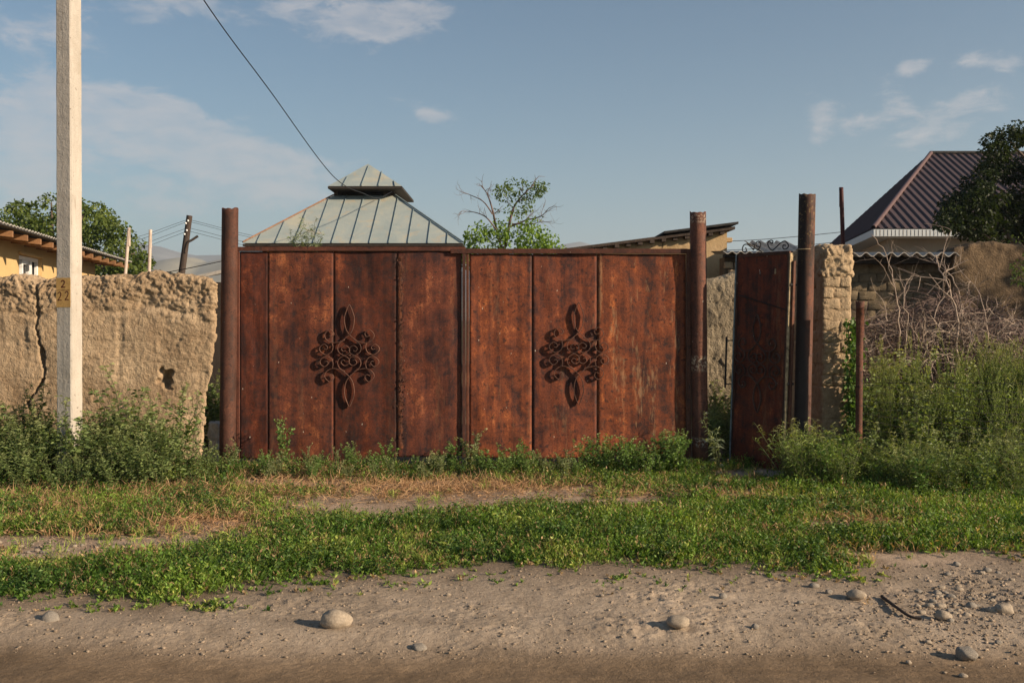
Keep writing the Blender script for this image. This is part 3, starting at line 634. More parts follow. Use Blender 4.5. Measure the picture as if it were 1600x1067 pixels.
# lantern
ly = 26.0; LA, LB = W(512, 0, ly)[0], W(628, 0, ly)[0]; lz = W(0, 291, ly)[2]; lb = ly*1.12; ap = W(575, 256, (ly+lb)/2)
LV = [(LA, ly, lz), (LB, ly, lz), (LB, lb, lz), (LA, lb, lz), tuple(ap), (LA+.12, ly+.1, lz-.09), (LB-.12, ly+.1, lz-.09), (LB-.12, lb-.1, lz-.09), (LA+.12, lb-.1, lz-.09)]
lant = polys('lantern_roof', LV, [(0, 1, 4), (1, 2, 4), (2, 3, 4), (3, 0, 4)], M_ZINC, CH)
polys('lantern_soffit', [(x, y, z-.015) for x, y, z in LV[:4]]+[(x, y, z-.06) for x, y, z in LV[:4]], [(7, 6, 5, 4), (4, 5, 1, 0), (5, 6, 2, 1), (6, 7, 3, 2), (7, 4, 0, 3)], M_INSIDE, CH)
for fx, in ((.2,), (.45,), (.68,), (.9,)):
    p0 = np.array([LA+(LB-LA)*fx, ly, lz+.015]); tt = min(1, 2*min(fx, 1-fx))*.98; p1 = p0+(np.array([LA+(LB-LA)*fx+(.10 if fx < .6 else .08), ap[1], ap[2]+.015])-p0)*tt*np.array([1, 1, 1]); 
    p1[0] = p0[0]+(ap[0]-p0[0])*0.06
    tube_obj('roof_seam', [(np.array([p0, p1]), .016)], M_SEAM, CH, 4, False)
box('lantern_louvre', (a+.16, yt+.35, zT-.02), (b-.1, y0+5.2, lz-.07), M_INSIDE, CH)
for xx in (a+.06, b-.06):
    for yy in (yt+.06, y0+5.2): box('lantern_post', (xx-.05, yy-.05, zT-.02), (xx+.05, yy+.05, lz-.061), M_OLDWOOD, CH, .006)
box('lantern_brace', (b-.30, yt+.02, zT+.0), (b-.12, yt+.08, zT+.10), M_OLDWOOD, CH)

# ------------------------------------------------------------------ maroon roofed house
MH = thing('maroon_roofed_house', (12, 26, 0), 'grey house with a ribbed maroon hip roof and white fascia behind the adobe shed', 'house')
Fc = W(1365, 357, 22.); ez = Fc[2]; Bc = np.array([W(1280, 0, 31.)[0], 31., ez]); Rg = W(1455, 240, 26.4)
FR = np.array([24., 22., ez]); RR = np.array([20., 26.4, Rg[2]]); BR = np.array([24., 31., ez])
polys('roof', [Fc, FR, RR, Rg, Bc, BR], [(0, 1, 2, 3), (4, 0, 3), (5, 4, 3, 2), (1, 5, 2)], M_MAROON, MH)
nf = np.cross(FR-Fc, Rg-Fc); nf = nf/np.linalg.norm(nf); rl = []
x = Fc[0]+.12
up = np.array([0, 26.4-22, Rg[2]-ez])
while x < 18:
    t = min(1., (x-Fc[0])/(Rg[0]-Fc[0])); p0 = np.array([x, 22., ez])+nf*.01; rl.append((np.array([p0, p0+up*t]), .026)); x += .185
V, Q = tubes(rl, 4); obj('roof_ribs', V, Q, M_MAROON, MH)['kind'] = 'stuff'
rl = []
e1 = Bc-Fc
for k in range(1, 46):
    f = k/46; p0 = Fc+e1*f; topd = Rg-(Fc+e1*.49); t = f/.49 if f < .49 else (1-f)/.51; n2 = np.cross(e1, Rg-Fc); n2 = -n2/np.linalg.norm(n2)
    rl.append((np.array([p0-n2*.01*0+np.array([-.01, 0, .012]), p0+topd*t*.995+np.array([-.01, 0, .012])]), .02))
V, Q = tubes(rl, 4); obj('side_roof_ribs', V, Q, M_MAROON, MH)['kind'] = 'stuff'
M_CAP = mat_simple('maroon_cap', (.12, .075, .072), .5, .1)
tube_obj('hip_cap', [(np.array([Fc, Rg])+np.array([0, 0, .02]), .055)], M_CAP, MH, 6)
tube_obj('ridge_cap', [(np.array([Rg, RR])+np.array([0, 0, .02]), .05)], M_DARK, MH, 6)
def fascia(p, q, h, inset):
    d = (q-p)/np.linalg.norm(q-p); nn = np.array([-d[1], d[0], 0])
    return obox('fascia', (p+q)/2-np.array([0, 0, h/2+.02]), (q-p)/2, nn*.012, (0, 0, h/2), M_FASCIA, MH)
fascia(Fc, FR, .155, 0); fascia(Bc, Fc, .155, 0)
ln = []
for k in range(70):
    xx = Fc[0]+.06+k*.085; ln.append((np.array([(xx, 21.984, ez-.03), (xx, 21.984, ez-.165)]), .004))
V, Q = tubes(ln, 4); obj('fascia_grooves', V, Q, M_GREYWALL, MH)['kind'] = 'stuff'
polys('soffit', [Fc-(0, 0, .18), FR-(0, 0, .18), BR-(0, 0, .18), Bc-(0, 0, .18)], [(3, 2, 1, 0)], M_FASCIA, MH)
polys('wall', [(Fc[0]+.55, 22.6, 0), (23, 22.6, 0), (23, 30, 0), (Bc[0]+.5, 30.4, 0), (Fc[0]+.55, 22.6, ez-.185), (23, 22.6, ez-.185), (23, 30, ez-.185), (Bc[0]+.5, 30.4, ez-.185)],
      [(0, 1, 5, 4), (1, 2, 6, 5), (2, 3, 7, 6), (3, 0, 4, 7)], M_GREYWALL, MH)

# ------------------------------------------------------------------ yellow house
YH = thing('yellow_house', (-10, 20, 0), 'yellow plastered house with timber rafter ends and a white window behind the pole', 'house')
F_ = np.array([-10.47, 25., 0]); d = np.array([.19, -.982, 0]); d /= np.linalg.norm(d); nn = np.array([-d[1], d[0], 0])   # towards the camera; outward
if nn[0] < 0: nn = -nn
ez = 2.99; up3 = np.array([0, 0, 1.])
def wallpiece(t0, t1, z0, z1, name='wall', mat=M_YELLOW, thick=.3, out=0.0):
    c = F_+d*(t0+t1)/2+up3*(z0+z1)/2-nn*(thick/2-out); return obox(name, c, d*(t1-t0)/2, nn*thick/2, up3*(z1-z0)/2, mat, YH)
wt0, wt1, wz0, wz1 = 4.9, 6.45, 1.55, 2.76
wallpiece(0, wt0, -.1, ez+.12); wallpiece(wt1, 14.5, -.1, ez+.12); wallpiece(wt0, wt1, -.1, wz0); wallpiece(wt0, wt1, wz1, ez+.12)
obox('end_wall', F_-nn*3.5+up3*1.6, nn*3.2, d*.12, up3*1.55, M_YELLOW, YH)
win = wallpiece(wt0+.002, wt1-.002, wz0+.002, wz1-.002, 'window', M_GLASS, .02, -.14)
def wbar(t0, t1, z0, z1, name):
    c = F_+d*(t0+t1)/2+up3*(z0+z1)/2-nn*.095; o = obox(name, c, d*(t1-t0)/2, nn*.03, up3*(z1-z0)/2, M_WHITE, YH, .004); o.parent = win; return o
wbar(wt0+.004, wt1-.004, wz1-.075, wz1-.004, 'frame'); wbar(wt0+.004, wt0+.07, wz0, wz1-.077, 'frame'); wbar(wt1-.07, wt1-.004, wz0, wz1-.077, 'frame')
wbar(5.35, 5.44, wz0, wz1-.077, 'mullion'); wbar(5.50, 5.56, wz0, wz1-.16, 'sash'); wbar(5.93, 6.00, wz0, wz1-.077, 'sash'); wbar(5.57, 5.925, wz1-.16, wz1-.079, 'sash')
# roof rises away from the eave
ra = F_+nn*.75-d*.7; rb = F_+nn*.75+d*15; rise = np.array([-nn[0]*5, -nn[1]*5, 1.1])
rv = [ra+up3*ez, rb+up3*ez, rb+up3*ez+rise, ra+up3*ez+rise]; th = np.array([0, 0, .035])
polys('roof', rv+[v+th for v in rv], [(3, 2, 1, 0), (4, 5, 6, 7), (0, 1, 5, 4), (1, 2, 6, 5), (2, 3, 7, 6), (3, 0, 4, 7)], M_DARK, YH)
tw = np.arange(0, 15.6, .04); ln = [(ra+d*tt+up3*(ez+.03+.012*math.cos(tt*40)), .012) for tt in (0,)]
pts = np.array([ra+d*tt+up3*(ez+.035+.014*math.cos(tt*36)) for tt in tw]); tube_obj('roof_edge', [(pts, .012)], M_SLATE, YH, 4)
for k in range(17):
    tt = -.45+k*.82; base = F_+d*tt; s = np.array([nn[0], nn[1], -.22*.66]); s = s/np.linalg.norm(s); 
    c = base+up3*(ez-.045)+nn*.30; obox('rafter', c+up3*.0, nn*.42+up3*-.045, d*.032, up3*.05, M_WOOD, YH, .004)
obox('lintel', F_+d*(wt0+wt1)/2+nn*.02+up3*(wz1+.03), d*.85, nn*.03, up3*.022, M_YELLOW, YH)

# dark shed roof seen between the mud wall and the left gate post
t_ = thing('dark_lean_to', (-5.8, 19, 0), 'dark felt roofed lean-to seen between the mud wall and the left gate post', 'shed')
polys('roof', [W(300, 432, 19), W(420, 405, 19), W(420, 405, 19)+(0, 3, .3), W(300, 432, 19)+(0, 3, .3), W(300, 437, 19), W(420, 411, 19), W(420, 411, 19)+(0, 3, .3), W(300, 437, 19)+(0, 3, .3)],
      [(0, 1, 2, 3), (7, 6, 5, 4), (0, 4, 5, 1), (1, 5, 6, 2), (3, 2, 6, 7), (0, 3, 7, 4)], M_SLATE, t_)
box('wall', (W(315, 0, 19)[0], 19.3, 0), (W(415, 0, 19)[0], 21.5, W(0, 440, 19)[2]), M_INSIDE, t_)

# ------------------------------------------------------------------ posts, poles, wires
def pipe(name, top, bot, Y, r, label, cat, mat, ragged=.012, color=(1, 1, 1, 1), group=None, flare=0):
    """hollow pipe with a torn rim; top/bot = pixel centres"""
    p1 = W(top[0], top[1], Y); p0 = W(bot[0], bot[1], Y); p0 = p0+(p1-p0)*((-.1-p0[2])/(p1[2]-p0[2]))
    t = thing(name, (p0[0], p0[1], 0), label, cat, group); n = 28; m_ = 60
    ang = np.arange(n)*2*np.pi/n; V = []
    for k in range(m_+1):
        f = k/m_; c = p0+(p1-p0)*f
        rr = r*(1+.012*pnoise(np.stack([np.cos(ang)*2, np.sin(ang)*2, 0*ang+f*14], -1), 3)+flare*max(0, f-.93)*8)
        ring = np.stack([c[0]+rr*np.cos(ang), c[1]+rr*np.sin(ang), np.full(n, c[2])], -1)
        if k == m_: ring[:, 2] += ragged*pnoise(np.stack([np.cos(ang)*1.7, np.sin(ang)*1.7, 0*ang+r*90], -1), 7)*1.6
        V.append(ring)
    inner = V[-1].copy(); inner[:, :2] = p1[:2]+(inner[:, :2]-p1[:2])*.9; V.append(inner)
    low = inner.copy(); low[:, 2] -= .35; V.append(low)
    V = np.array(V); i = np.arange(V.shape[0]*n).reshape(-1, n); j = np.roll(i, -1, 1)
    Q = np.stack([i[:-1], j[:-1], j[1:], i[1:]], -1).reshape(-1, 4)
    o = obj('pipe', V.reshape(-1, 3), Q, mat, t, smooth=True); o.color = color; return t, o
def mat_pipe(name, patches, base, soot_and_shade=False):
    m = base.copy(); m.name = name; t = NT(m.node_tree); p = [n for n in t.n if n.type == 'BSDF_PRINCIPLED'][0]
    src = p.inputs['Base Color'].links[0].from_socket; tcx = t.node('ShaderNodeTexCoord'); v = tcx.outputs['Object']; sp = t.node('ShaderNodeSeparateXYZ'); t.put(sp.inputs[0], v)
    col = src
    for (z0, h, c, amt) in patches:
        dd = t.math('ABSOLUTE', t.math('SUBTRACT', sp.outputs[2], z0)); nz = t.noise(v, 38, 4, .7)
        f = t.math('MULTIPLY', t.maprange(dd, h*.55, h, 1, 0), t.maprange(nz, .5, .56), clamp=True); col = t.mix(t.math('MULTIPLY', f, amt), col, c)
    if soot_and_shade:
        nz = t.noise(t.mapping(v, (9, 9, 1.6)), 1, 5, .65, .8); f = t.math('MULTIPLY', t.maprange(nz, .44, .56), t.maprange(sp.outputs[2], 1.9, 2.3)); f0 = t.maprange(t.math('ADD', sp.outputs[0], t.math('MULTIPLY', nz, .06)), .045, .085, 1, 0); f = t.math('MAXIMUM', f, f0); col = t.mix(t.math('MULTIPLY', f, .9), col, (.012, .010, .009))  # sooty streaks near the top; the black left side is painted shade
        f2 = t.maprange(sp.outputs[2], 1.7, .2, 0, .75); col = t.mix(f2, col, (.04, .03, .028))  # painted shade, deepening towards the foot of the post
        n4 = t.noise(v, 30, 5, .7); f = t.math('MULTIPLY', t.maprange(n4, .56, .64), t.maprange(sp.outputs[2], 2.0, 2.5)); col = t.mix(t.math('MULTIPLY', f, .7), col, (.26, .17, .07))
    t.put(p.inputs['Base Color'], col); return m
M_P2 = mat_pipe('rusted_pipe_painted', [(W(0, 568, 10.25)[2], .09, (.62, .48, .33), .8), (W(0, 342, 10.25)[2], .05, (.5, .4, .3), .6), (W(0, 690, 10.25)[2], .06, (.4, .36, .3), .6)], M_RUSTP)
M_P3 = mat_pipe('sooty_pipe_painted_shade', [], M_RUSTP, True)
pipe('gate_post', (359.5, 326), (355.5, 720), 10.28, .084, 'rusty pipe post at the left edge of the big gate, by the mud wall', 'post', M_RUSTP, color=(.62, .6, .62, 1), group='rusty pipe gate posts')
_, o2 = pipe('gate_post', (1090.5, 332), (1094, 720), 10.28, .083, 'rusty pipe post splashed with pale paint, between big gate and door', 'post', M_P2, group='rusty pipe gate posts', color=(1, 1, 1.05, 1))
def band(parent, px, Y, py, r, mat=M_RUSTD):
    c = W(px, py, Y); a = np.linspace(0, 2*np.pi, 25); tube_obj('weld_ring', [(np.stack([c[0]+r*np.cos(a), c[1]+r*np.sin(a), 0*a+c[2]], -1), .004)], mat, parent, 5)
band(o2.parent, 1094, 10.28, 682, .083)
_, o3 = pipe('gate_post', (1261.5, 304), (1253, 700), 9.9, .081, 'tallest rusty pipe post, sooty and darkened with painted shade, the open door hangs beside it', 'post', M_P3, group='rusty pipe gate posts', ragged=.01)
band(o3.parent, 1257.8, 9.9, 390, .082, M_CREAMEDGE)
pipe('fence_post', (1344, 471), (1342, 680), 9.6, .033, 'short thin rusty pipe post at the end of the wire fence', 'post', M_RUSTP, ragged=.006, flare=.5, color=(.9, .85, .85, 1))
pipe('red_pipe', (1314.5, 293), (1318, 400), 18., .038, 'thin dark red pipe standing up behind the adobe pier', 'pole', M_REDPIPE, ragged=0)
pipe('pale_post', (201.5, 356), (196, 425), 19., .030, 'thin pale post in front of the bushy tree, nearer the pole', 'post', M_PALEPIPE, .003, group='pale posts beyond the mud wall')
pipe('pale_post', (235, 359), (233, 425), 19., .030, 'thin pale post nearer the hills, beside the bushy tree', 'post', M_PALEPIPE, .003, group='pale posts beyond the mud wall')

# concrete pole
ph = R(12.); B_ = np.array([-4.112, 9.3]); u = np.array([-math.cos(ph), math.sin(ph)]); v_ = np.array([math.sin(ph), math.cos(ph)])
w1, w2 = .163, .171
cp = thing('concrete_pole', (*(B_+u*w1/2+v_*w2/2), 0), 'square concrete utility pole with a painted number, in front of the mud wall', 'pole')
def pole_sec(z, k=1.0, lean=-.012):
    c = B_+u*w1/2+v_*w2/2+np.array([lean*(z/4.5), 0]); ch = .012; P = []
    for su, sv in ((-1, -1), (1, -1), (1, 1), (-1, 1)):
        for q in (0, 1):
            a, b = (su*(w1/2-(ch if q else 0)), sv*(w2/2-(0 if q else ch))) if su*sv > 0 else (su*(w1/2-(0 if q else ch)), sv*(w2/2-(ch if q else 0)))
            P.append(np.array([*(c+u*a*k+v_*b*k), z]))
    # shallow groove down the front face
    mid = c-v_*(w2/2)*k
    return P, mid
V = []; zs = np.linspace(-.2, 7.6, 120)
for z in zs:
    P, mid = pole_sec(z, 1.0-.012*z/4.5); P = np.array(P)
    P[:, :2] += .0022*np.stack([pnoise(P*np.array([30, 30, 9]), 3), pnoise(P*np.array([30, 30, 9]), 4)], -1); V.append(P)
V = np.array(V); i = np.arange(V.shape[0]*8).reshape(-1, 8); j = np.roll(i, -1, 1)
shaft = obj('shaft', V.reshape(-1, 3), np.stack([i[:-1], i[1:], j[1:], j[:-1]], -1).reshape(-1, 4), M_CONC, cp)
def face_pt(s, z, out=.003):     # s 0..1 across the front face from its left edge
    k = 1-.012*z/4.5; c = B_+u*w1/2+v_*w2/2+np.array([-.012*(z/4.5), 0]); p = c+u*(w1/2-w1*s)*k-v_*(w2/2*k+out); return np.array([p[0], p[1], z])
zt, zb = W(0, 434, 9.3)[2], W(0, 480, 9.3)[2]
F0 = [face_pt(.03, zb), face_pt(.955, zb), face_pt(.955, zt), face_pt(.03, zt)]
polys('number_patch', F0+[p+np.array([*(v_*.0025), 0]) for p in F0], [(0, 1, 2, 3), (4, 7, 6, 5), (0, 4, 5, 1), (1, 5, 6, 2), (2, 6, 7, 3), (3, 7, 4, 0)], M_OCHRE, cp)
def stroke(name, pts, wdt, par=cp):
    P = smoothline([(a, b, 0) for a, b in pts], 5); dd = np.gradient(P, axis=0); dd /= np.linalg.norm(dd, axis=1)[:, None]+1e-9; nn_ = np.stack([-dd[:, 1], dd[:, 0]], -1)
    V = []
    for sgn in (1, -1):
        for (a, b, _), n_ in zip(P, nn_): V.append(face_pt(a/.163+sgn*n_[0]*wdt/2/.163, b+sgn*n_[1]*wdt/2, .0042))
    n = len(P); Q = np.array([[k, k+1, n+k+1, n+k] for k in range(n-1)]); return obj(name, V, Q, M_REDPAINT, par)
def two(cx, cz, hgt, wd, t):
    return stroke('digit', [(cx-wd*.45, cz+hgt*.28), (cx-wd*.2, cz+hgt*.48), (cx+wd*.2, cz+hgt*.46), (cx+wd*.32, cz+hgt*.2), (cx+wd*.05, cz-hgt*.12), (cx-wd*.42, cz-hgt*.46), (cx-wd*.1, cz-hgt*.44), (cx+wd*.5, cz-hgt*.46)], t)
hz = zt-zb
two(.079, zt-hz*.21, hz*.24,   .044, .0095); two(.042, zt-hz*.63, hz*.29, .042, .0075); two(.119, zt-hz*.61, hz*.29, .042, .0075)
stroke('number_line', [(.012, zt-hz*.425), (.06, zt-hz*.42), (.11, zt-hz*.425), (.150, zt-hz*.42)], .0035)
# seam down the face
zz = np.linspace(0, 7.5, 60); V = []
for z in zz:
    for s in (.478, .490): V.append(face_pt(s, z, .0021))
V = np.array(V); Q = np.array([[2*k, 2*k+1, 2*k+3, 2*k+2] for k in range(len(zz)-1)]); obj('casting_seam', V, Q, mat_simple('seam_line', (.25, .22, .19), .9, .3), cp)

# cable from the roof lantern to the pole
pts = smoothline([(-3.14, 26, 4.86), (-3.25, 24.3, 4.5), (-3.35, 22.7, 4.39), (-3.54, 19.7, 4.37), (-3.8, 15.57, 5.13), (-3.98, 12.85, 5.66), (-4.16, 9.62, 6.5)], 14)
props(tube_obj('cable', [(pts, .0085)], M_CABLE, None, 5), 'black cable sagging from the roof lantern up across the sky', 'cable')
# leaning wooden power pole and its wires
wp0, wp1 = W(281, 440, 36), W(296, 337, 36); wp0 = wp0+(wp1-wp0)*((0-wp0[2])/(wp1[2]-wp0[2]))
wp = thing('wooden_pole', wp0, 'dark leaning wooden power pole in front of the distant hills', 'pole')
tube_obj('shaft', [(smoothline([wp0, wp0*.5+wp1*.5+(.02, 0, 0), wp1], 6), np.linspace(.15, .11, 13))], M_OLDWOOD, wp, 8)
tube_obj('bracket', [(smoothline([W(289, 395, 35.9), W(293, 380, 35.9), W(300, 375, 35.9), W(309, 369, 35.9)], 5), .045)], M_OLDWOOD, wp, 6)
for (px, py) in ((293.5, 345), (291.5, 360), (290, 349), (288, 366)):
    c = W(px, py, 35.8); surface_box(c-.035, c+.035, .03, .02, lambda P, N: 0*P[:, 0], None, M_WHITE, 'insulator', wp)
def wire(name, pts, r, label, group=None):
    return props(tube_obj(name, [(smoothline(pts, 10), r)], M_CABLE, None, 4), label, 'wire', group)
for k, (py, pl, pr) in enumerate([(343, 362, 362), (346, 370, 366), (356, 376, 374), (361, 384, 380)]):
    a = W(294, py, 36); l = W(120, pl+12, 44); r_ = W(520, pr+10, 46)
    wire('power_wire', [l, (a+l)/2-(0, 0, .35), a], .007, f"{('topmost', 'second', 'third', 'lowest')[k]} thin power wire running left from the leaning wooden pole", 'wires on the left of the leaning pole')
    wire('power_wire', [a, (a+r_)/2-(0, 0, .35), r_], .007, f"{('topmost', 'second', 'third', 'lowest')[k]} thin power wire running right from the leaning wooden pole", 'wires on the right of the leaning pole')
wire('power_wire', [W(1120, 378, 40), W(1220, 372, 40), W(1420, 352, 40)], .012, 'upper faint wire crossing the sky behind the tallest post')
wire('power_wire', [W(1120, 392, 40), W(1240, 385, 40), W(1420, 366, 40)], .012, 'lower faint wire crossing the sky behind the tallest post')
wire('power_wire', [W(225, 432, 30), W(300, 418, 30), W(420, 392, 30)], .012, 'slack wire crossing low in front of the distant hills')

# ------------------------------------------------------------------ the gate
GY_ = 10.3
def gx_(px): return W(px, 0, GY_)[0]
def gzp(py): return W(0, py, GY_)[2]
def sheet(name, px0, px1, py0, pyb, parent, color, seed, dy=0.0, mat=M_RUST, buckle=.017, gap=.0022):
    """steel sheet with real buckles; pyb = bottom rows at its two edges"""
    nx, nz = 26, 90; x0, x1 = gx_(px0)+gap, gx_(px1)-gap
    X, T = np.meshgrid(np.linspace(x0, x1, nx), np.linspace(0, 1, nz), indexing='ij')
    zb_ = gzp(pyb[0])+(gzp(pyb[1])-gzp(pyb[0]))*(X-x0)/(x1-x0); zt_ = gzp(py0); Z = zb_+(zt_-zb_)*T
    P = np.stack([X.ravel(), 0*X.ravel(), Z.ravel()], -1)
    edge = np.minimum(1, np.minimum(X-x0, x1-X).ravel()/.12)
    D = GY_+dy+buckle*(pnoise(P*np.array([2.6, 1, 1.3])+seed*3.1, seed)*edge*.9+.45*pnoise(P*np.array([7, 1, 3.])+seed, seed+1)*edge+.16*pnoise(P*22, seed+2))
    V = np.stack([P[:, 0], D, P[:, 2]], -1); Vb = V+np.array([0, .003, 0]); n = nx*nz; i = np.arange(n).reshape(nx, nz)
    q = np.stack([i[:-1, :-1], i[1:, :-1], i[1:, 1:], i[:-1, 1:]], -1).reshape(-1, 4)
    b = np.concatenate([i[0], i[1:, -1], i[-1, ::-1][1:], i[::-1, 0][1:]])
    side = np.stack([b[:-1], b[1:], b[1:]+n, b[:-1]+n], -1)
    o = obj(name, np.vstack([V, Vb]), np.vstack([q, q[:, ::-1]+n, side]), mat, parent, smooth=True); o.color = color
    return o
M_SCROLL = mat_rust('scroll_iron', (.05, .024, .018), (.15, .066, .042), (.27, .14, .09), streak=.3)
def ornament(parent, cx, cz, Y, sc=1.0, scx=None, mat=M_SCROLL, depth=.022, stand=.020, ex=np.array([1., 0, 0]), nrm=np.array([0, -1., 0]), origin=None):
    """scroll-work of bent flat bar standing off the sheet"""
    K = sc/5.615*.00662; scx = scx or 1.0
    A = [(1, -448), (20, -408), (43, -330), (32, -240), (3, -188), (-35, -152), (-80, -123), (-152, -113), (-205, -145), (-214, -190), (-172, -228), (-136, -196), (-150, -166), (-178, -176)]
    Bs = [(-40, -138), (-82, -112), (-102, -70), (-88, -28), (-42, -5), (-2, -30), (0, -66), (-34, -90), (-68, -66), (-54, -42), (-32, -48)]
    Cs = [(-150, -113), (-143, -70), (-160, -28), (-205, -8), (-252, -36), (-256, -72), (-220, -98), (-188, -72), (-198, -52), (-218, -56)]
    orn = None
    base = np.array([cx, Y, cz]) if origin is None else np.array(origin, float)
    def pt(a, b): return base+ex*(a*K*scx)+np.array([0, 0, -b*K])
    orn = obj('ornament', *(lambda c: ([c+nrm*.004+ex*.012*s+np.array([0, 0, .012])*q for s, q in ((-1, -1), (1, -1), (1, 1), (-1, 1))], [[0, 1, 2, 3]]))(pt(0, 0)), mat, parent)
    nm = np.array(parent.location)
    for fx in (1, -1):
        for fy in (1, -1):
            for nme, S_ in (('loop', A), ('scroll', Bs), ('scroll', Cs)):
                jit = rng.uniform(-6, 6, 2)*(1 if nme == 'scroll' else 0)
                P = smoothline([(fx*(a), fy*(b), 0) for a, b in S_], 6); P[:, :2] += jit*np.linspace(0, 1, len(P))[:, None]
                dd = np.gradient(P, axis=0); dd /= np.linalg.norm(dd, axis=1)[:, None]+1e-9; n2 = np.stack([-dd[:, 1], dd[:, 0]], -1)*(.0035/K)
                V = []
                for k in range(len(P)):
                    for s in (-1, 1):
                        for dpt in (stand, stand+depth): V.append(pt(P[k, 0]+s*n2[k, 0], P[k, 1]+s*n2[k, 1])+nrm*dpt)
                m_ = len(P); Q = []
                for k in range(m_-1):
                    a = 4*k; b = 4*k+4; Q += [[a, a+1, b+1, b], [a+3, a+2, b+2, b+3], [a+1, a+3, b+3, b+1], [a+2, a, b, b+2]]
                Q += [[0, 2, 3, 1], [4*m_-4, 4*m_-3, 4*m_-1, 4*m_-2]]
                o = link(nme, npmesh(nme, np.array(V)-nm, Q), orn, mat)
    # stand-off studs
    for a, b in ((0, -188), (0, 188), (-150, -113), (150, -113), (-150, 113), (150, 113)):
        p = pt(a, b); o = link('stud', npmesh('stud', tubes([(np.array([p+nrm*.0, p+nrm*(stand+.004)]), .005)], 5)[0]-nm, tubes([(np.array([p, p+nrm*stand]), .005)], 5)[1]), orn, mat)
    return orn
GL = thing('gate_leaf', (gx_(548), GY_, 0), 'dark brown rusty sheet steel gate leaf with a corroded seam, beside the mud wall', 'gate', 'leaves of the big rusty gate')
sheet('panel', 375, 418, 393, (716, 718), GL, (.62, .52, .50, .95), 1)
sheet('panel', 418, 521, 393, (718, 723), GL, (.80, .80, .84, .9), 2)
sheet('panel', 521, 620, 393, (723, 714), GL, (.60, .50, .44, .95), 3, buckle=.014)
sheet('panel', 620, 722, 393, (714, 712), GL, (.84, .85, .98, .85), 4, buckle=.016)
def bar(name, px0, px1, py0, py1, y0, y1, parent, mat=M_RUSTD, bev=.003, color=(1, 1, 1, 1)):
    o = box(name, (gx_(px0), GY_+y0, gzp(py1)), (gx_(px1), GY_+y1, gzp(py0)), mat, parent, bev); o.color = color; return o
for px in (418, 521, 620): bar('batten', px-2.2, px+2.2, 394, 712, .012, .03, GL)
bar('top_rail', 370, 727, 386, 392.6, -.028, .02, GL, color=(1.1, .9, .85, 1)); bar('stile', 370, 374.6, 393, 718, -.022, .02, GL, color=(1.3, 1, .9, 1)); bar('stile', 722.4, 727.4, 388, 714, -.026, .02, GL, color=(.8, .7, .75, 1))
bar('back_rail', 376, 721, 540, 548, .03, .06, GL); bar('bottom_rail', 376, 520, 712, 716, .012, .04, GL)
# corroded seam: flaking lip with holes, right of the third panel
lip = []
zz = np.linspace(gzp(700), gzp(400), 150)
P = np.stack([0*zz, 0*zz, zz], -1)
xl = gx_(622)+0*zz; xr = gx_(627)+.020*fbm(P*np.array([1, 1, 11]), 4, 91)+.010
V = np.vstack([np.stack([xl, 0*zz+GY_-.010, zz], -1), np.stack([(xl+xr)/2, GY_-.019+.006*pnoise(P*30, 5), zz], -1), np.stack([xr, GY_-.008+.003*pnoise(P*40, 6), zz], -1)]); n = len(zz); i = np.arange(3*n).reshape(3, n)
M_BLACKRUST = mat_rust('dull_iron', (.05, .028, .022), (.12, .065, .05), (.2, .11, .08), streak=.3)
M_FLAKE = mat_rust('flaking_rust', (.018, .008, .006), (.10, .03, .012), (.30, .10, .035), streak=.2, bump=1.5)
obj('corroded_seam', V, np.stack([i[:-1, :-1], i[1:, :-1], i[1:, 1:], i[:-1, 1:]], -1).reshape(-1, 4), M_FLAKE, GL, smooth=True)
fl = []
for k in range(230):
    z = rng.uniform(gzp(690), gzp(400)); x = gx_(630)+rng.normal()*.022; s = rng.uniform(.003, .011); a = rng.uniform(0, 6.28, 5)
    a.sort(); fl.append(np.stack([x+s*np.cos(a), GY_-.014-rng.uniform(0, .012, 5), z+s*1.3*np.sin(a)], -1))
V = np.vstack(fl); polys('rust_flakes', V, [tuple(range(5*k, 5*k+5)) for k in range(len(fl))], M_FLAKE, GL)['kind'] = 'stuff'
ornament(GL, gx_(546.5), gzp(555.5), GY_)
GR = thing('gate_leaf', (gx_(903), GY_, 0), 'orange rusty sheet steel gate leaf with pale runs, beside the paint splashed post', 'gate', 'leaves of the big rusty gate')
sheet('panel', 733, 831, 397, (714, 717), GR, (1.28, 1.25, 1.1, .8), 5)
sheet('panel', 832, 932.5, 397, (717, 714), GR, (1.2, 1.15, 1.1, .75), 6)
sheet('panel', 933, 1072, 397, (713, 711), GR, (1.25, 1.18, .95, .3), 7, buckle=.013)
for px in (831.5, 933): bar('batten', px-2, px+2, 398, 700, .012, .03, GR)
bar('top_rail', 704, 1074, 389, 396.6, -.030, .021, GR, color=(1.0, .8, .75, 1)).name = 'top_rail'
bar('stile', 728.4, 732.7, 397, 716, -.020, .02, GR, color=(1.4, 1.1, .9, 1)); bar('stile', 1072.5, 1079, 389.5, 714, -.034, .03, GR, mat=M_RUSTD, color=(1.2, 1.1, 1.0, 1))
bar('back_rail', 734, 1071, 540, 548, .03, .06, GR)
ornament(GR, gx_(904), gzp(552), GY_)
for (px, py) in ((358+14, 430), (372, 660)):
    pass

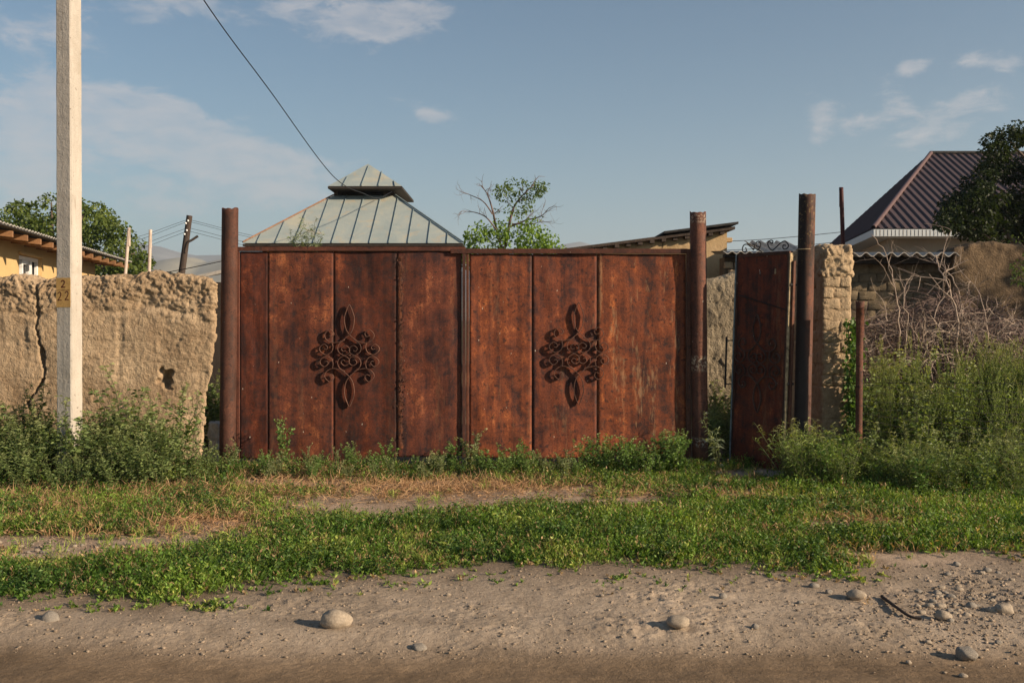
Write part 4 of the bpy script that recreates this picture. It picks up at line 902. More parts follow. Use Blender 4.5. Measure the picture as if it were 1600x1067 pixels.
# open side door
hin = np.array([W(1240, 0, 9.85)[0], 9.85]); fre = np.array([W(1151, 0, 10.45)[0], 10.45]); dv = hin-fre; wd = np.linalg.norm(dv); dv = dv/wd; dn = np.array([dv[1], -dv[0]])   # outward face
if dn[1] > 0: dn = -dn
SD = thing('door_leaf', (*hin, 0), 'narrow dark rusty steel door standing open beside the tallest post', 'door')
zt_, zb_ = W(0, 392, 9.85)[2], .04
lean = -.07
def dpt(s, z, o=0.0):          # s metres from free edge
    p = fre+dv*s+dn*o; return np.array([p[0]+lean*(1-(z-zb_)/(zt_-zb_)), p[1], z])
nx, nz = 20, 70; Sg, Zg = np.meshgrid(np.linspace(.03, wd-.06, nx), np.linspace(zb_, zt_-.03, nz), indexing='ij')
Pn = np.stack([Sg.ravel(), 0*Sg.ravel(), Zg.ravel()], -1); oo = .008*pnoise(Pn*np.array([3, 1, 1.6]), 61)
V = np.array([dpt(s, z, o) for (s, _, z), o in zip(Pn, oo)]); Vb = np.array([dpt(s, z, o-.003) for (s, _, z), o in zip(Pn, oo)]); i = np.arange(nx*nz).reshape(nx, nz)
q = np.stack([i[:-1, :-1], i[1:, :-1], i[1:, 1:], i[:-1, 1:]], -1).reshape(-1, 4)
pn = obj('panel', np.vstack([V, Vb]), np.vstack([q, q[:, ::-1]+len(V)]), M_RUST, SD, smooth=True); pn.color = (1.0, .8, .75, .8)
def dbar(name, s0, s1, z0, z1, o0, o1, mat, color=(1, 1, 1, 1)):
    V = [dpt(s, z, o) for s in (s0, s1) for o in (o0, o1) for z in (z0, z1)]
    o = polys(name, V, [(0, 1, 3, 2), (4, 6, 7, 5), (0, 4, 5, 1), (2, 3, 7, 6), (0, 2, 6, 4), (1, 5, 7, 3)], mat, SD); o.color = color; return o
dbar('edge_strip', -.004, .010, zb_, zt_, -.03, .012, M_BLUEEDGE); dbar('stile', .012, .035, zb_, zt_-.001, -.03, .006, M_RUSTD); dbar('stile', wd-.062, wd-.034, zb_, zt_-.001, -.03, .020, M_RUSTD)
dbar('painted_lit_edge', wd-.033, wd-.016, zb_, zt_-.02, -.03, .024, M_CREAMEDGE); dbar('top_rail', .036, wd-.064, zt_-.032, zt_+.004, -.03, .012, M_RUSTD); dbar('hanging_strip', wd-.014, wd+.01, .2, zt_-.1, -.035, .0, M_RUSTD, (1.2, 1.1, 1, 1))  # the stile's sunlit edge is painted in as a cream strip
a, b = dpt(.06, W(0, 461, 10.4)[2], .012), dpt(wd-.05, W(0, 484, 9.9)[2], .026); tube_obj('slanting_rod', [(np.array([a, b]), .006)], M_BLACK, SD, 5)  # thin black rod slanting across the door
# bright slot cut in the sheet
dbar('key_plate', .52, .532, W(0, 428, 10)[2], W(0, 420, 10)[2], .004, .014, M_CREAMEDGE)
hb = [dpt(-.055, W(0, y, 10.45)[2], .05) for y in (526, 606)]
hd = tube_obj('handle', [(np.array(hb), .010)], M_BLACK, SD, 8)
for y in (532, 600):
    tube_obj('handle_arm', [(np.array([dpt(.0, W(0, y, 10.45)[2], .0), dpt(-.055, W(0, y, 10.45)[2], .05)]), .007)], M_BLACK, SD, 6)
ornament(SD, 0, 0, 0, sc=.95, scx=1.0, mat=M_BLACKRUST, ex=np.array([dv[0], dv[1], 0]), nrm=np.array([dn[0], dn[1], 0]), origin=dpt(wd*.47, W(0, 568, 10.15)[2], 0)-np.array([0, 0, 0]), stand=.02, depth=.02)
# curls along the door's top
crop = lambda x, y: (1130+x/7.62, 360+y/7.62)
for C_ in ([(262, 205), (275, 240), (240, 258), (222, 225), (240, 175), (285, 168), (330, 200), (365, 232)],
           [(345, 165), (372, 170), (365, 215), (352, 232)],
           [(430, 195), (395, 185), (392, 145), (425, 130), (445, 165), (430, 215), (400, 236)],
           [(555, 140), (582, 155), (590, 128), (560, 118), (530, 150), (545, 200), (580, 238)],
           [(742, 180), (712, 175), (712, 215), (745, 222), (772, 180), (730, 128), (680, 150), (630, 200), (585, 240)]):
    P = []
    for cx_, cy_ in C_:
        px, py = crop(cx_, cy_); s = np.interp(px, [1151, 1240], [0, wd]); zc = W(0, py, np.interp(px, [1151, 1240], [10.45, 9.85]))[2]; P.append(dpt(s, zc, -.01))
    tube_obj('top_scroll', [(smoothline(P, 6), .0062)], M_BLACK, SD, 5)
for y in (445, 600, 690):
    z = W(0, y, 9.87)[2]; a = dpt(wd+.0, z, .0); c = np.array([a[0]+.045, 9.88, z]); tube_obj('hinge', [(np.array([a-(.02, 0, 0), c]), .014)], M_BLACK, SD, 8)
t_ = thing('stone_threshold', (*W(1190, 0, 9.7)[:2], 0), 'pale worn threshold slab half sunk in front of the open door', 'slab')
surface_box((W(1115, 0, 9.75)[0], 9.55, -.02), (W(1262, 0, 9.75)[0], 9.95, .045), .03, .02, lambda P, N: .010*fbm(P*7, 3, 3), None, M_STONE2, 'slab', t_)

# ------------------------------------------------------------------ wire fence on the right
WF = thing('wire_fence', (4.3, 9.6, 0), 'sagging wire mesh fence running from the short rusty post through the weeds', 'fence')
ln = []
fx0, fx1 = W(1343, 0, 9.6)[0], 6.2
xs_ = np.linspace(fx0, fx1, 46)
for k in range(13):
    z0 = .14+k*.072; wob = np.stack([xs_, 9.6+.03*pnoise(np.stack([xs_*2, 0*xs_+k, 0*xs_], -1), 3)+(xs_-fx0)*.1, z0-.10*np.sin((xs_-fx0)*1.1)+.02*pnoise(np.stack([xs_*3, 0*xs_+k, 0*xs_+5], -1), 4)-(xs_-fx0)*.05], -1); ln.append((wob, .0022))
for x in np.arange(fx0+.05, fx1, .13):
    zz_ = np.linspace(.1, 1.02, 9); ln.append((np.stack([x+.025*pnoise(np.stack([0*zz_+x*9, zz_*5, 0*zz_], -1), 6), 9.6+.02*np.sin(zz_*9)+(x-fx0)*.1+0*zz_, zz_-.10*math.sin((x-fx0)*1.1)-(x-fx0)*.05], -1), .0016))
V, Q = tubes(ln, 4); obj('wire_mesh', V, Q, M_WIRE, WF)
tube_obj('top_strand', [(np.array([(PX0-.05, 10.0, W(0, 598, 10)[2]), (fx0, 9.6, W(0, 598, 9.6)[2]), (6.2, 9.9, .9)]), .003)], M_WIRE, WF, 4)

# ------------------------------------------------------------------ vegetation
G1, G2, G3 = np.array([.04, .095, .014]), np.array([.15, .25, .036]), np.array([.32, .35, .085])
DRY, DRY2 = np.array([.40, .27, .15]), np.array([.27, .145, .075])
SAGE = np.array([.12, .16, .07])
def in_view(x, y, m=.35): return np.abs(x) < (800/FPX*y+m)
# ground cover: short leafy weeds as one stuff object
def cover_points(n, y0, y1, rs):
    y = rs.uniform(y0, y1, n); x = rs.uniform(-1, 1, n)*(800/FPX*y+2.2); return x, y
rs = np.random.default_rng(11)
x, y = cover_points(185000, 5.1, 10.25, rs)
P = np.stack([x, y, 0*x], -1); e = y-road_edge(x)
frag = fbm(P*2.2, 3, 51)
bz = bare(x, y); dens = np.maximum(np.clip((e+.24*fbm(P*3.5, 4, 52, .6)-.05)*3, 0, 1), .10*np.clip((e+.45)*2.2, 0, 1)*(fbm(P*4, 2, 58) > .05))*np.clip(1.05-bz*1.25+.5*frag, .0, 1)
dens *= np.clip(.75+.6*fbm(P*5, 2, 53), .1, 1)*np.where(y > 7.4, np.where(x < 1.4, .5, .8), 1)
keep = rs.random(len(x)) < dens; x, y, e = x[keep], y[keep], e[keep]; P = P[keep]; z = ground_z(x, y, True)-.004
N = len(x); K = 7
lush = np.clip(.45+.8*pnoise(P*.9+3, 54)+.6*pnoise(P*3.1+3, 64), 0, 1); thin = np.clip((e-.0)/.35, .25, 1)
hgt = (.03+.095*rs.random(N)**1.6)*(.5+.85*lush)*thin*(1-.5*bare(x, y))
base = np.stack([x, y, z], -1); leanv = rs.normal(size=(N, 3))*.35; leanv[:, 2] = 1
tt = (np.arange(K)+.6)/K; posn = base[:, None]+leanv[:, None]*hgt[:, None, None]*tt[None, :, None]
az_ = rs.random((N, K))*6.283; dirs = np.stack([np.cos(az_), np.sin(az_), .3+1.5*rs.random((N, K))], -1)
L = (.012+.022*rs.random((N, K)))*(1.15-.4*tt)[None]*(1+.5*lush[:, None])
mixv = np.clip(.45+.6*pnoise(P*1.3, 55)+.5*pnoise(P*4.1, 65)+.28*rs.normal(size=N), 0, 1)[:, None]
col = G1*(1-mixv)+G2*mixv; yel = np.clip(pnoise(P*2.0+9, 56)+rs.normal(size=N)*.45-.25, 0, 1)[:, None]; col = col*(1-yel)+G3*1.05*yel
dr = (rs.random(N) < .06+.30*np.clip(pnoise(P*1.9, 66)-.25, 0, 1)+.35*np.clip(bare(x, y)+.25-lush*.5, 0, 1)+.25*np.clip((y-7.3)/1.2, 0, 1)*(np.clip(pnoise(P*.8, 57)+.3, 0, 1))*(x < 1.2))
col[dr] = (DRY if True else DRY2)*(.55+.6*rs.random(dr.sum()))[:, None]
colK = np.repeat(np.repeat(col[:, None], K, 1).reshape(-1, 3)*(.55+.9*rs.random(N*K))[:, None], 4, 0)
V, Q = leaf_quads(posn.reshape(-1, 3), dirs.reshape(-1, 3), L.ravel(), L.ravel()*(.09+.14*rs.random(N*K)), rs, .1)
GC = Geo(); GC.add(V, Q, colK)
# clumps of taller, broader leaved weeds
cs = np.where((fbm(P*1.7+4, 3, 91) > .28) & (rs.random(N) < .22) & (e > .12))[0]; n2 = len(cs); K2 = 11
h2 = (.05+.10*rs.random(n2))*(1+.5*pnoise(P[cs]*3, 92)); lv2 = rs.normal(size=(n2, 3))*.3; lv2[:, 2] = 1; t2_ = (np.arange(K2)+.6)/K2
p2 = base[cs][:, None]+lv2[:, None]*h2[:, None, None]*t2_[None, :, None]; a2 = rs.random((n2, K2))*6.283; d2_ = np.stack([np.cos(a2), np.sin(a2), .1+.9*rs.random((n2, K2))], -1)
L2 = (.022+.024*rs.random((n2, K2)))*(1.2-.6*t2_)[None]; V, Q = leaf_quads(p2.reshape(-1, 3), d2_.reshape(-1, 3), L2.ravel(), L2.ravel()*.24, rs, .3)
m2 = np.clip(rs.normal(.35, .3, (n2, 1)), 0, 1); c2_ = np.array([.035, .085, .018])*(1-m2)+np.array([.15, .22, .06])*m2; GC.add(V, Q, np.repeat(np.repeat(c2_[:, None], K2, 1).reshape(-1, 3)*(.6+.8*rs.random(n2*K2))[:, None], 4, 0))
# fine grass blades among them
nb = 110000; sel = rs.integers(0, N, nb); bx = base[sel]+rs.normal(size=(nb, 3))*np.array([.03, .03, 0]); bx[:, 2] = base[sel][:, 2]
dd = rs.normal(size=(nb, 3))*.35; dd[:, 2] = 1; Lb = (.03+.11*rs.random(nb)**1.5)*(.6+.6*lush[sel])*thin[sel]
V, Q = leaf_quads(bx, dd, Lb, .0022, rs, .25); cb = col[sel]*(.9+.4*rs.random(nb))[:, None]; sd = rs.random(nb) < .16; cb[sd] = np.array([.36, .30, .12])*(.6+.6*rs.random(sd.sum()))[:, None]; GC.add(V, Q, np.repeat(cb, 4, 0))
o = link('ground_cover', GC.mesh('ground_cover'), None, M_LEAF); props(o, 'low leafy green ground cover and short grass between the dirt road and the gate', 'grass', kind='stuff')

def at_w(Y): return 800/FPX*Y+.2
# dry straw and dead stalks on the bare patches
rs = np.random.default_rng(12)
GS = Geo()
for (px, py, rx, ry, n) in [(640, 770, 1.5, .5, 5200), (470, 745, .9, .4, 3600), (250, 775, 1.1, .4, 4200), (150, 805, 1.2, .35, 3600), (330, 815, .6, .3, 1300), (60, 790, .7, .4, 1800), (1350, 822, .4, .25, 700), (820, 765, .8, .3, 1500), (1000, 780, .5, .3, 500), (1500, 735, .8, .25, 1700), (1430, 800, .15, .1, 160), (1160, 785, .4, .2, 500), (180, 830, 1.1, .25, 1500)]:
    Y = EYE*FPX/(py-HOR); X = (px-800)*Y/FPX; q = np.stack([X+rs.normal(size=n)*rx*.55, Y+rs.normal(size=n)*ry*.6, np.zeros(n)], -1); q[:, 2] = ground_z(q[:, 0], q[:, 1])+rs.random(n)*.02
    dd = rs.normal(size=(n, 3)); dd[:, 2] = np.abs(dd[:, 2])*.55+.05; L = .05+.13*rs.random(n)**2
    V, Q = leaf_quads(q, dd, L, .0018+.001*rs.random(n), rs, .12); m_ = rs.random((n, 1)); GS.add(V, Q, np.repeat((DRY*m_+DRY2*(1-m_))*(.8+.6*rs.random((n, 1))), 4, 0))
# tufts of longer grass standing out of the verge
for k in range(420):
    Y = rs.uniform(5.9, 9.6); X = rs.uniform(-1, 1)*(at_w(Y)); n = int(rs.integers(10, 34)); hh = rs.uniform(.07, .17); q = np.stack([X+rs.normal(size=n)*.022, Y+rs.normal(size=n)*.022, np.zeros(n)], -1); q[:, 2] = ground_z(q[:, 0], q[:, 1])
    dd = rs.normal(size=(n, 3))*.38; dd[:, 2] = 1; L = hh*rs.uniform(.6, 1.15, n); V, Q = leaf_quads(q, dd, L, .0024, rs, .3); m_ = rs.random((n, 1)); dry = rs.random() < .3
    if Y < float(road_edge(X))+.25: continue
    GS.add(V, Q, np.repeat((DRY*m_+DRY2*(1-m_))*1.1 if dry else G2*m_+G3*(1-m_), 4, 0))
props(link('dry_straw', GS.mesh('dry_straw'), None, M_STRAW), 'dry straw and dead stalks matted over the bare patches of the verge', 'straw', kind='stuff')

def plant_geo(rs, height, nstem, spread, leafL, leafW, nleaf, c1, c2, side=4, droop=.3, stemcol=(.16, .17, .07), feather=0, topbare=0.0, topcol=None):
    """stems with side shoots, leaves all along; returns (leaf Geo, stem lines)"""
    leaves = Geo(); lines = []; tips = []
    for s in range(nstem):
        a = rs.uniform(0, 6.283); h = height*rs.uniform(.55, 1.0) if s else height; sp = spread*rs.uniform(.3, 1)
        p = smoothline([(0, 0, 0), (math.cos(a)*sp*.35, math.sin(a)*sp*.35, h*.45), (math.cos(a)*sp*.75+rs.normal()*.02, math.sin(a)*sp*.75+rs.normal()*.02, h*.8), (math.cos(a)*sp+rs.normal()*.03, math.sin(a)*sp, h)], 4)
        lines.append((p, np.linspace(.0045, .0015, len(p))*(height/.7)**.5)); segs = [p]
        for k in range(side):
            f = rs.uniform(.2, .92); i0 = int(f*(len(p)-1)); b = p[i0]; aa = rs.uniform(0, 6.283); l = h*rs.uniform(.18, .36)*(1.15-f)
            q = smoothline([b, b+np.array([math.cos(aa)*l*.5, math.sin(aa)*l*.5, l*.5]), b+np.array([math.cos(aa)*l*.75, math.sin(aa)*l*.75, l*1.15])], 3); lines.append((q, np.linspace(.0022, .001, len(q)))); segs.append(q)
        for q in segs:
            ll = np.linalg.norm(q[-1]-q[0]); n = max(3, int(nleaf*ll/height)); t = rs.random(n)**.85*(len(q)-1.001); i0 = t.astype(int); pos = q[i0]+(q[i0+1]-q[i0])*(t-i0)[:, None]
            aa = rs.random(n)*6.283; dr = np.stack([np.cos(aa), np.sin(aa), .1+.9*rs.random(n)], -1); L = leafL*rs.uniform(.55, 1.1, n)*(1.15-.55*pos[:, 2]/height)
            V, Q = leaf_quads(pos, dr, L, L*leafW, rs, droop); m_ = np.clip(rs.normal(.5, .3, n), 0, 1)[:, None]; cc = c1*(1-m_)+c2*m_
            if topcol is not None: tf = (np.clip((pos[:, 2]/height-.75)/.2, 0, 1)*.8)[:, None]; cc = cc*(1-tf)+topcol*tf
            leaves.add(V, Q, np.repeat(cc, 4, 0))
    return leaves, lines
def make_plant(name, seed, **kw):
    rs = np.random.default_rng(seed); lv, ln = plant_geo(rs, **kw); V, Q = tubes(ln, 3)
    return lv.mesh('leaves'), npmesh('stems', V, Q, None, np.broadcast_to(np.array([.13, .15, .06]), (len(V), 3)))
KIN = {
 'leafy': [make_plant('leafy', 100+i, height=.75, nstem=6, spread=.30, leafL=.072, leafW=.19, nleaf=40, c1=np.array([.04, .08, .024]), c2=np.array([.25, .32, .11]), side=6, topcol=np.array([.27, .29, .13])) for i in range(4)],
 'bushy': [make_plant('bushy', 120+i, height=.40, nstem=6, spread=.20, leafL=.050, leafW=.24, nleaf=40, c1=np.array([.045, .11, .022]), c2=np.array([.22, .34, .09]), side=3, topcol=np.array([.22, .27, .10])) for i in range(4)],
 'sage': [make_plant('sage', 140+i, height=.32, nstem=6, spread=.12, leafL=.036, leafW=.24, nleaf=58, c1=np.array([.12, .16, .07]), c2=np.array([.28, .31, .15]), side=3, topcol=np.array([.38, .36, .19])) for i in range(4)],
 'feathery': [make_plant('feathery', 160+i, height=1.15, nstem=8, spread=.24, leafL=.036, leafW=.11, nleaf=190, c1=np.array([.12, .19, .04]), c2=np.array([.32, .40, .11]), side=10, topcol=np.array([.34, .33, .12])) for i in range(3)],
 'wispy': [make_plant('wispy', 180+i, height=.5, nstem=5, spread=.2, leafL=.10, leafW=.07, nleaf=26, c1=np.array([.15, .21, .10]), c2=np.array([.32, .36, .24]), side=1, droop=.5) for i in range(2)],
 'oats': [make_plant('oats', 190+i, height=.5, nstem=16, spread=.3, leafL=.10, leafW=.045, nleaf=16, c1=np.array([.09, .17, .025]), c2=np.array([.28, .35, .08]), side=1, droop=.45, topcol=np.array([.46, .44, .20])) for i in range(3)],
 'flower': [make_plant('flower', 200+i, height=.85, nstem=6, spread=.2, leafL=.045, leafW=.2, nleaf=50, c1=np.array([.08, .13, .04]), c2=np.array([.17, .22, .07]), side=6, topcol=np.array([.6, .46, .04])) for i in range(2)]}
ORD = ['nearest the road']+[a+' from the road' for a in 'second third fourth fifth sixth seventh eighth ninth tenth eleventh twelfth thirteenth fourteenth fifteenth sixteenth seventeenth eighteenth nineteenth twentieth'.split()]
def plant_many(n, group, what, fn, marks):
    """marks: (px, phrase) landmarks; each weed is named after the landmark it stands nearest to and its order from the road"""
    specs = [fn(i) for i in range(n)]; bins = {}
    for sp in specs: bins.setdefault(min(range(len(marks)), key=lambda k: abs(marks[k][0]-sp[1])), []).append(sp)
    for k, lst in bins.items():
        lst.sort(key=lambda q: q[2])
        for j, (kind, px, Y, sc, sx) in enumerate(lst): plant(kind, at(px, Y), Y, sc, f"{what} {marks[k][1]}, {ORD[min(j, 19)]}", group, sx=sx)
def plant(kind, x, y, scale, label, group=None, name='weed', cat='weed', sx=1.0, z=None):
    lm, sm_ = KIN[kind][int(rng.integers(len(KIN[kind])))]
    t = thing(name, (x, y, (gz(x, y) if z is None else z)-.01), label, cat, group); t.rotation_euler = (0, 0, rng.uniform(0, 6.28)); t.scale = (scale*sx, scale*sx, scale)
    a = link('leaves', lm, t, M_LEAF); b = link('stems', sm_, t, M_LEAF); return t
def at(px, Y): return (px-800)*Y/FPX
# named weeds one can point to
plant('leafy', at(205, 9.6), 9.6, 1.42, 'tallest leafy weed rising against the mud wall midway between pole and gate post')
plant('leafy', at(35, 9.5), 9.5, 1.2, 'leafy weed at the wall foot on the far side of the pole from the gate')
plant('leafy', at(118, 9.0), 9.0, 1.1, 'leafy weed growing up against the foot of the concrete pole')
plant('leafy', at(275, 9.7), 9.7, 1.2, 'second tallest leafy weed against the mud wall, below the hole')
plant('bushy', at(440, 10.0), 10.0, 1.35, 'pointed bushy green weed against the lower part of the left gate leaf', sx=.65)
plant('sage', at(366, 10.05), 10.05, .95, 'small pale weed at the foot of the left gate post')
plant('sage', at(478, 9.9), 9.9, .9, 'small pale sprig alone before the second panel of the left gate leaf', sx=.6)
plant('sage', at(525, 9.95), 9.95, .85, 'small pale sprig below the lower tip of the left scroll ornament', sx=.6)
plant('sage', at(735, 9.95), 9.95, 1.35, 'pale leafy weed before the meeting line of the two gate leaves')
plant('sage', at(880, 9.2), 9.2, 1.1, 'silvery weed standing out in the grass before the right gate leaf')
plant('bushy', at(1062, 9.95), 9.95, 1.05, 'broad leafed green weed against the foot of the paint splashed post')
plant('wispy', at(1125, 9.95), 9.95, 1.15, 'wispy silver green weed between the paint splashed post and the open door')
plant('wispy', at(1237, 9.6), 9.6, 1.1, 'thin pale flowering stalk in front of the tallest post', sx=.4)
plant('feathery', at(1392, 10.9), 10.9, 1.2, 'feathery grey green weed rising before the dead brush near the short post')
plant('flower', at(1440, 10.6), 10.6, 1.0, 'weed with small yellow flowers in front of the dead brush, nearest the short post')
plant('flower', at(1475, 10.7), 10.7, .95, 'weed with small yellow flowers in front of the dead brush, farther from the post')
plant('feathery', at(1560, 10.9), 10.9, 1.2, 'tall feathery weed near the fence, before the tall mud wall')
# thicket at the mud wall
rr = np.random.default_rng(33)
plant_many(62, 'weeds in the thicket by the mud wall', 'leafy weed', lambda i: (lambda px, Y: ('leafy', px, Y, np.interp(px, [-40, 40, 130, 200, 280, 350], [.95, .90, .82, 1.0, .86, .48])*np.interp(Y, [8.6, 9.3], [.62, 1.0])*rr.uniform(.75, 1.05), 1.12))(rr.uniform(-50, 350), rr.uniform(8.55, 9.95)),
    [(-30, 'at the picture edge, before the mud wall'), (25, 'below the wall crack'), (75, 'beside the pole on the crack side'), (115, 'at the foot of the pole'), (160, 'beside the pole on the gate side'), (205, 'under the tallest weed'), (250, 'below the wall hole'), (290, 'near the wall end'), (335, 'by the left gate post')])
plant_many(32, 'low weeds along the gate foot', 'low weed', lambda i: ('bushy' if i % 3 else 'sage', rr.uniform(580, 725) if i < 14 else rr.uniform(745, 905), rr.uniform(9.3, 10.1), rr.uniform(.45, .9), 1.),
    [(600, 'under the third gate panel'), (660, 'under the corroded seam'), (715, 'at the gate meeting line'), (765, 'under the first panel right of the gate middle'), (820, 'by the next seam right of the gate middle'), (880, 'under the right scroll ornament')])
plant_many(26, 'bushy weeds by the paint splashed post', 'bushy bright weed', lambda i: ('bushy', rr.uniform(900, 1085), rr.uniform(9.3, 10.15), rr.uniform(.6, 1.1), 1.),
    [(920, 'right of the right scroll ornament'), (965, 'under the last gate seam'), (1010, 'under the pale paint runs'), (1060, 'against the paint splashed post')])
plant_many(26, 'small weeds along the left gate leaf', 'small weed', lambda i: ('sage' if i % 2 else 'bushy', rr.uniform(375, 590), rr.uniform(9.2, 10.1), rr.uniform(.45, .75), 1.),
    [(395, 'under the narrow first gate panel'), (450, 'under the second gate panel'), (510, 'by the seam under the left scroll ornament'), (560, 'just right of the left scroll ornament')])
plant_many(12, 'weeds growing in the doorway', 'dark green weed', lambda i: ('leafy', rr.uniform(1100, 1155), rr.uniform(10.4, 11.8), rr.uniform(.7, 1.1), 1.),
    [(1110, 'in the doorway by the painted post'), (1140, 'in the doorway by the door handle')])
plant_many(5, 'weeds in the gap by the left gate post', 'green weed', lambda i: ('leafy', rr.uniform(322, 346), rr.uniform(11.2, 12.5), rr.uniform(.9, 1.6), 1.), [(334, 'in the gap beside the left gate post')])
plant_many(24, 'clumps at the foot of the adobe pier', 'tangled clump', lambda i: ('oats' if i % 2 else 'bushy', rr.uniform(1225, 1345), rr.uniform(8.8, 9.75), rr.uniform(.85, 1.25), 1.),
    [(1240, 'at the foot of the tallest post'), (1285, 'at the foot of the adobe pier'), (1330, 'between the pier and the short post')])
fm = [(1360, 'beside the short post'), (1410, 'below the feathery weed'), (1460, 'below the yellow flowers'), (1510, 'below the thickest dead branch'), (1560, 'below the tall mud wall'), (1620, 'at the picture edge')]
plant_many(56, 'clumps before the wire fence', 'grassy clump before the fence,', lambda i: (('oats', 'bushy', 'oats', 'leafy')[i % 4], rr.uniform(1340, 1660), rr.uniform(8.6, 9.6), rr.uniform(.55, 1.05)*(.75 if i % 4 == 3 else 1), 1.), fm)
plant_many(78, 'weeds behind the wire fence', 'weed behind the fence,', lambda i: (('leafy', 'bushy', 'feathery', 'leafy')[i % 4], rr.uniform(1335, 1660), rr.uniform(9.75, 11.3), (.55+1.15*rr.random()**1.4)*(.72 if i % 4 == 2 else 1.0), .85), fm)
plant_many(9, 'feathery weeds before the tall mud wall', 'tall feathery weed', lambda i: ('feathery', rr.uniform(1525, 1640), rr.uniform(10.6, 11.6), rr.uniform(1.0, 1.25), 1.), [(1545, 'before the tall mud wall near its corner'), (1610, 'before the tall mud wall at the picture edge')])
plant_many(26, 'wispy tall weeds behind the wire fence', 'tall wispy stalk', lambda i: ('feathery' if i % 3 else 'oats', rr.uniform(1380, 1650), rr.uniform(10.0, 11.2), rr.uniform(.6, 1.3)*(1.9 if i % 3 == 0 else .98), .6),
    [(1400, 'before the brush, beside the arching dead branch'), (1460, 'before the brush, near the yellow flowers'), (1510, 'before the thickest dead branch'), (1560, 'before the corner of the tall mud wall'), (1620, 'before the tall mud wall, at the picture edge')])
# weeds on top of the gate (growing in the yard behind)
for i, px in enumerate((455, 470, 490)):
    plant('wispy', at(px, 12), 12, 1.0, f"{('outermost', 'middle', 'innermost')[i]} tuft of green shoots poking above the left gate leaf", 'shoots above the left gate leaf', z=W(0, 398, 12)[2]-.05)
# vine on the pier
rs = np.random.default_rng(15); n = 1500
px_ = rs.normal(1333, 7, n); py_ = rs.uniform(500, 680, n); V3 = np.array([W(a, b, 9.98+rs.uniform(-.08, .1)) for a, b in zip(px_, py_)]); keep = (px_ > 1318-(py_-500)*.02)
V3 = V3[keep]; n = len(V3); dd = rs.normal(size=(n, 3)); dd[:, 1] -= .6; L = rs.uniform(.03, .055, n); Vq, Qq = leaf_quads(V3, dd, L, L*.38, rs, .3); g = Geo(); m_ = rs.random((n, 1)); g.add(Vq, Qq, np.repeat(np.array([.05, .11, .02])*(1-m_)+np.array([.11, .2, .04])*m_, 4, 0))
vt = thing('climbing_vine', (W(1333, 0, 10)[0], 10, 0), 'bright green climbing plant on the edge of the adobe pier', 'vine')
link('foliage', npmesh('foliage', np.vstack(g.V)-np.array(vt.location), np.vstack(g.Q), None, np.vstack(g.K)), vt, M_LEAF)
tube_obj('stem', [(np.array([W(1336, 690, 10), W(1330, 620, 10), W(1336, 560, 10), W(1331, 500, 10)]), .006)], M_TWIG2, vt, 5)

# ------------------------------------------------------------------ dead brush
def branchy(rs, p, d, length, r, depth, out, bend=.25, child=3, tips=None):
    n = 7; pts = [p]; dd = d/np.linalg.norm(d)
    for k in range(n):
        dd = dd+rs.normal(size=3)*bend*(.9 if k % 3 == 1 else .35); dd /= np.linalg.norm(dd); pts.append(pts[-1]+dd*length/n)
    pts = np.array(pts); out.append((pts, np.linspace(r, r*.45, n+1)))
    if depth == 0:
        if tips is not None: tips.append((pts[-1], dd)); tips.append((pts[-3], dd))
        return
    for c in range(child):
        i = int(rs.integers(2, n+1)); nd = dd+rs.normal(size=3)*.65; branchy(rs, pts[i], nd, length*rs.uniform(.5, .75), r*.5, depth-1, out, bend, child, tips)
rs = np.random.default_rng(21); out_ = []
for k in range(1500):
    px = rs.uniform(1350, 1640); f = rs.random(); top_ = np.interp(px, [1350, 1400, 1450, 1500, 1560, 1640], [505, 488, 470, 470, 490, 530]); py = top_+(625-top_)*f
    Y = rs.uniform(11.6, 12.9); c = W(px, py, Y); a = rs.uniform(0, 3.14); l = rs.uniform(.25, .8); dv_ = np.array([math.cos(a), rs.normal()*.4, .55*math.sin(a)*rs.choice([1, 1, -.3])]); dv_ /= np.linalg.norm(dv_)
    w_ = rs.normal(size=3)*.12*l; out_.append((smoothline([c-dv_*l/2, c-dv_*l*.15+w_, c+dv_*l*.2+w_*1.1, c+dv_*l/2+rs.normal(size=3)*.05], 4), np.linspace(.007, .002, 13)*rs.uniform(.6, 1.3)))
V, Q = tubes(out_, 3); props(obj('brush_heap', V, Q, M_TWIG2), 'heaped tangle of dry purplish brown twigs before the adobe shed', 'brushwood', kind='stuff')
out_ = []
for k in range(230):
    px = rs.uniform(1340, 1600); py = rs.uniform(500, 615); Y = rs.uniform(11.3, 11.9); c = W(px, py, Y)
    branchy(rs, c, np.array([rs.normal()*1.0, rs.normal()*.4, rs.uniform(-.2, .9)]), rs.uniform(.2, .45), .006, 1, out_, .4, 3)
V, Q = tubes(out_, 3); props(obj('brush_twigs', V, Q, M_TWIG), 'pale grey twigs lying over the front of the brush heap', 'brushwood', kind='stuff')
def dead(name, pts, r, label, seed, child=5):
    rs = np.random.default_rng(seed); P = smoothline(pts, 4)+rs.normal(size=(4*len(pts)-3, 3))*.014; t = thing(name, (P[0][0], P[0][1], 0), label, 'branch', 'dead branches standing in the brush heap')
    tube_obj('main_limb', [(P, np.linspace(r, r*.3, len(P)))], M_TWIG, t, 6); o = []
    for k in range(child):
        i = int(rs.integers(len(P)//3, len(P)-1)); branchy(rs, P[i], (P[i]-P[i-1])/np.linalg.norm(P[i]-P[i-1])+rs.normal(size=3)*.6, rs.uniform(.2, .5), r*.4, 1, o, .22, 3)
    V, Q = tubes(o, 4); obj('twigs', V, Q, M_TWIG, t)['kind'] = 'stuff'; return t
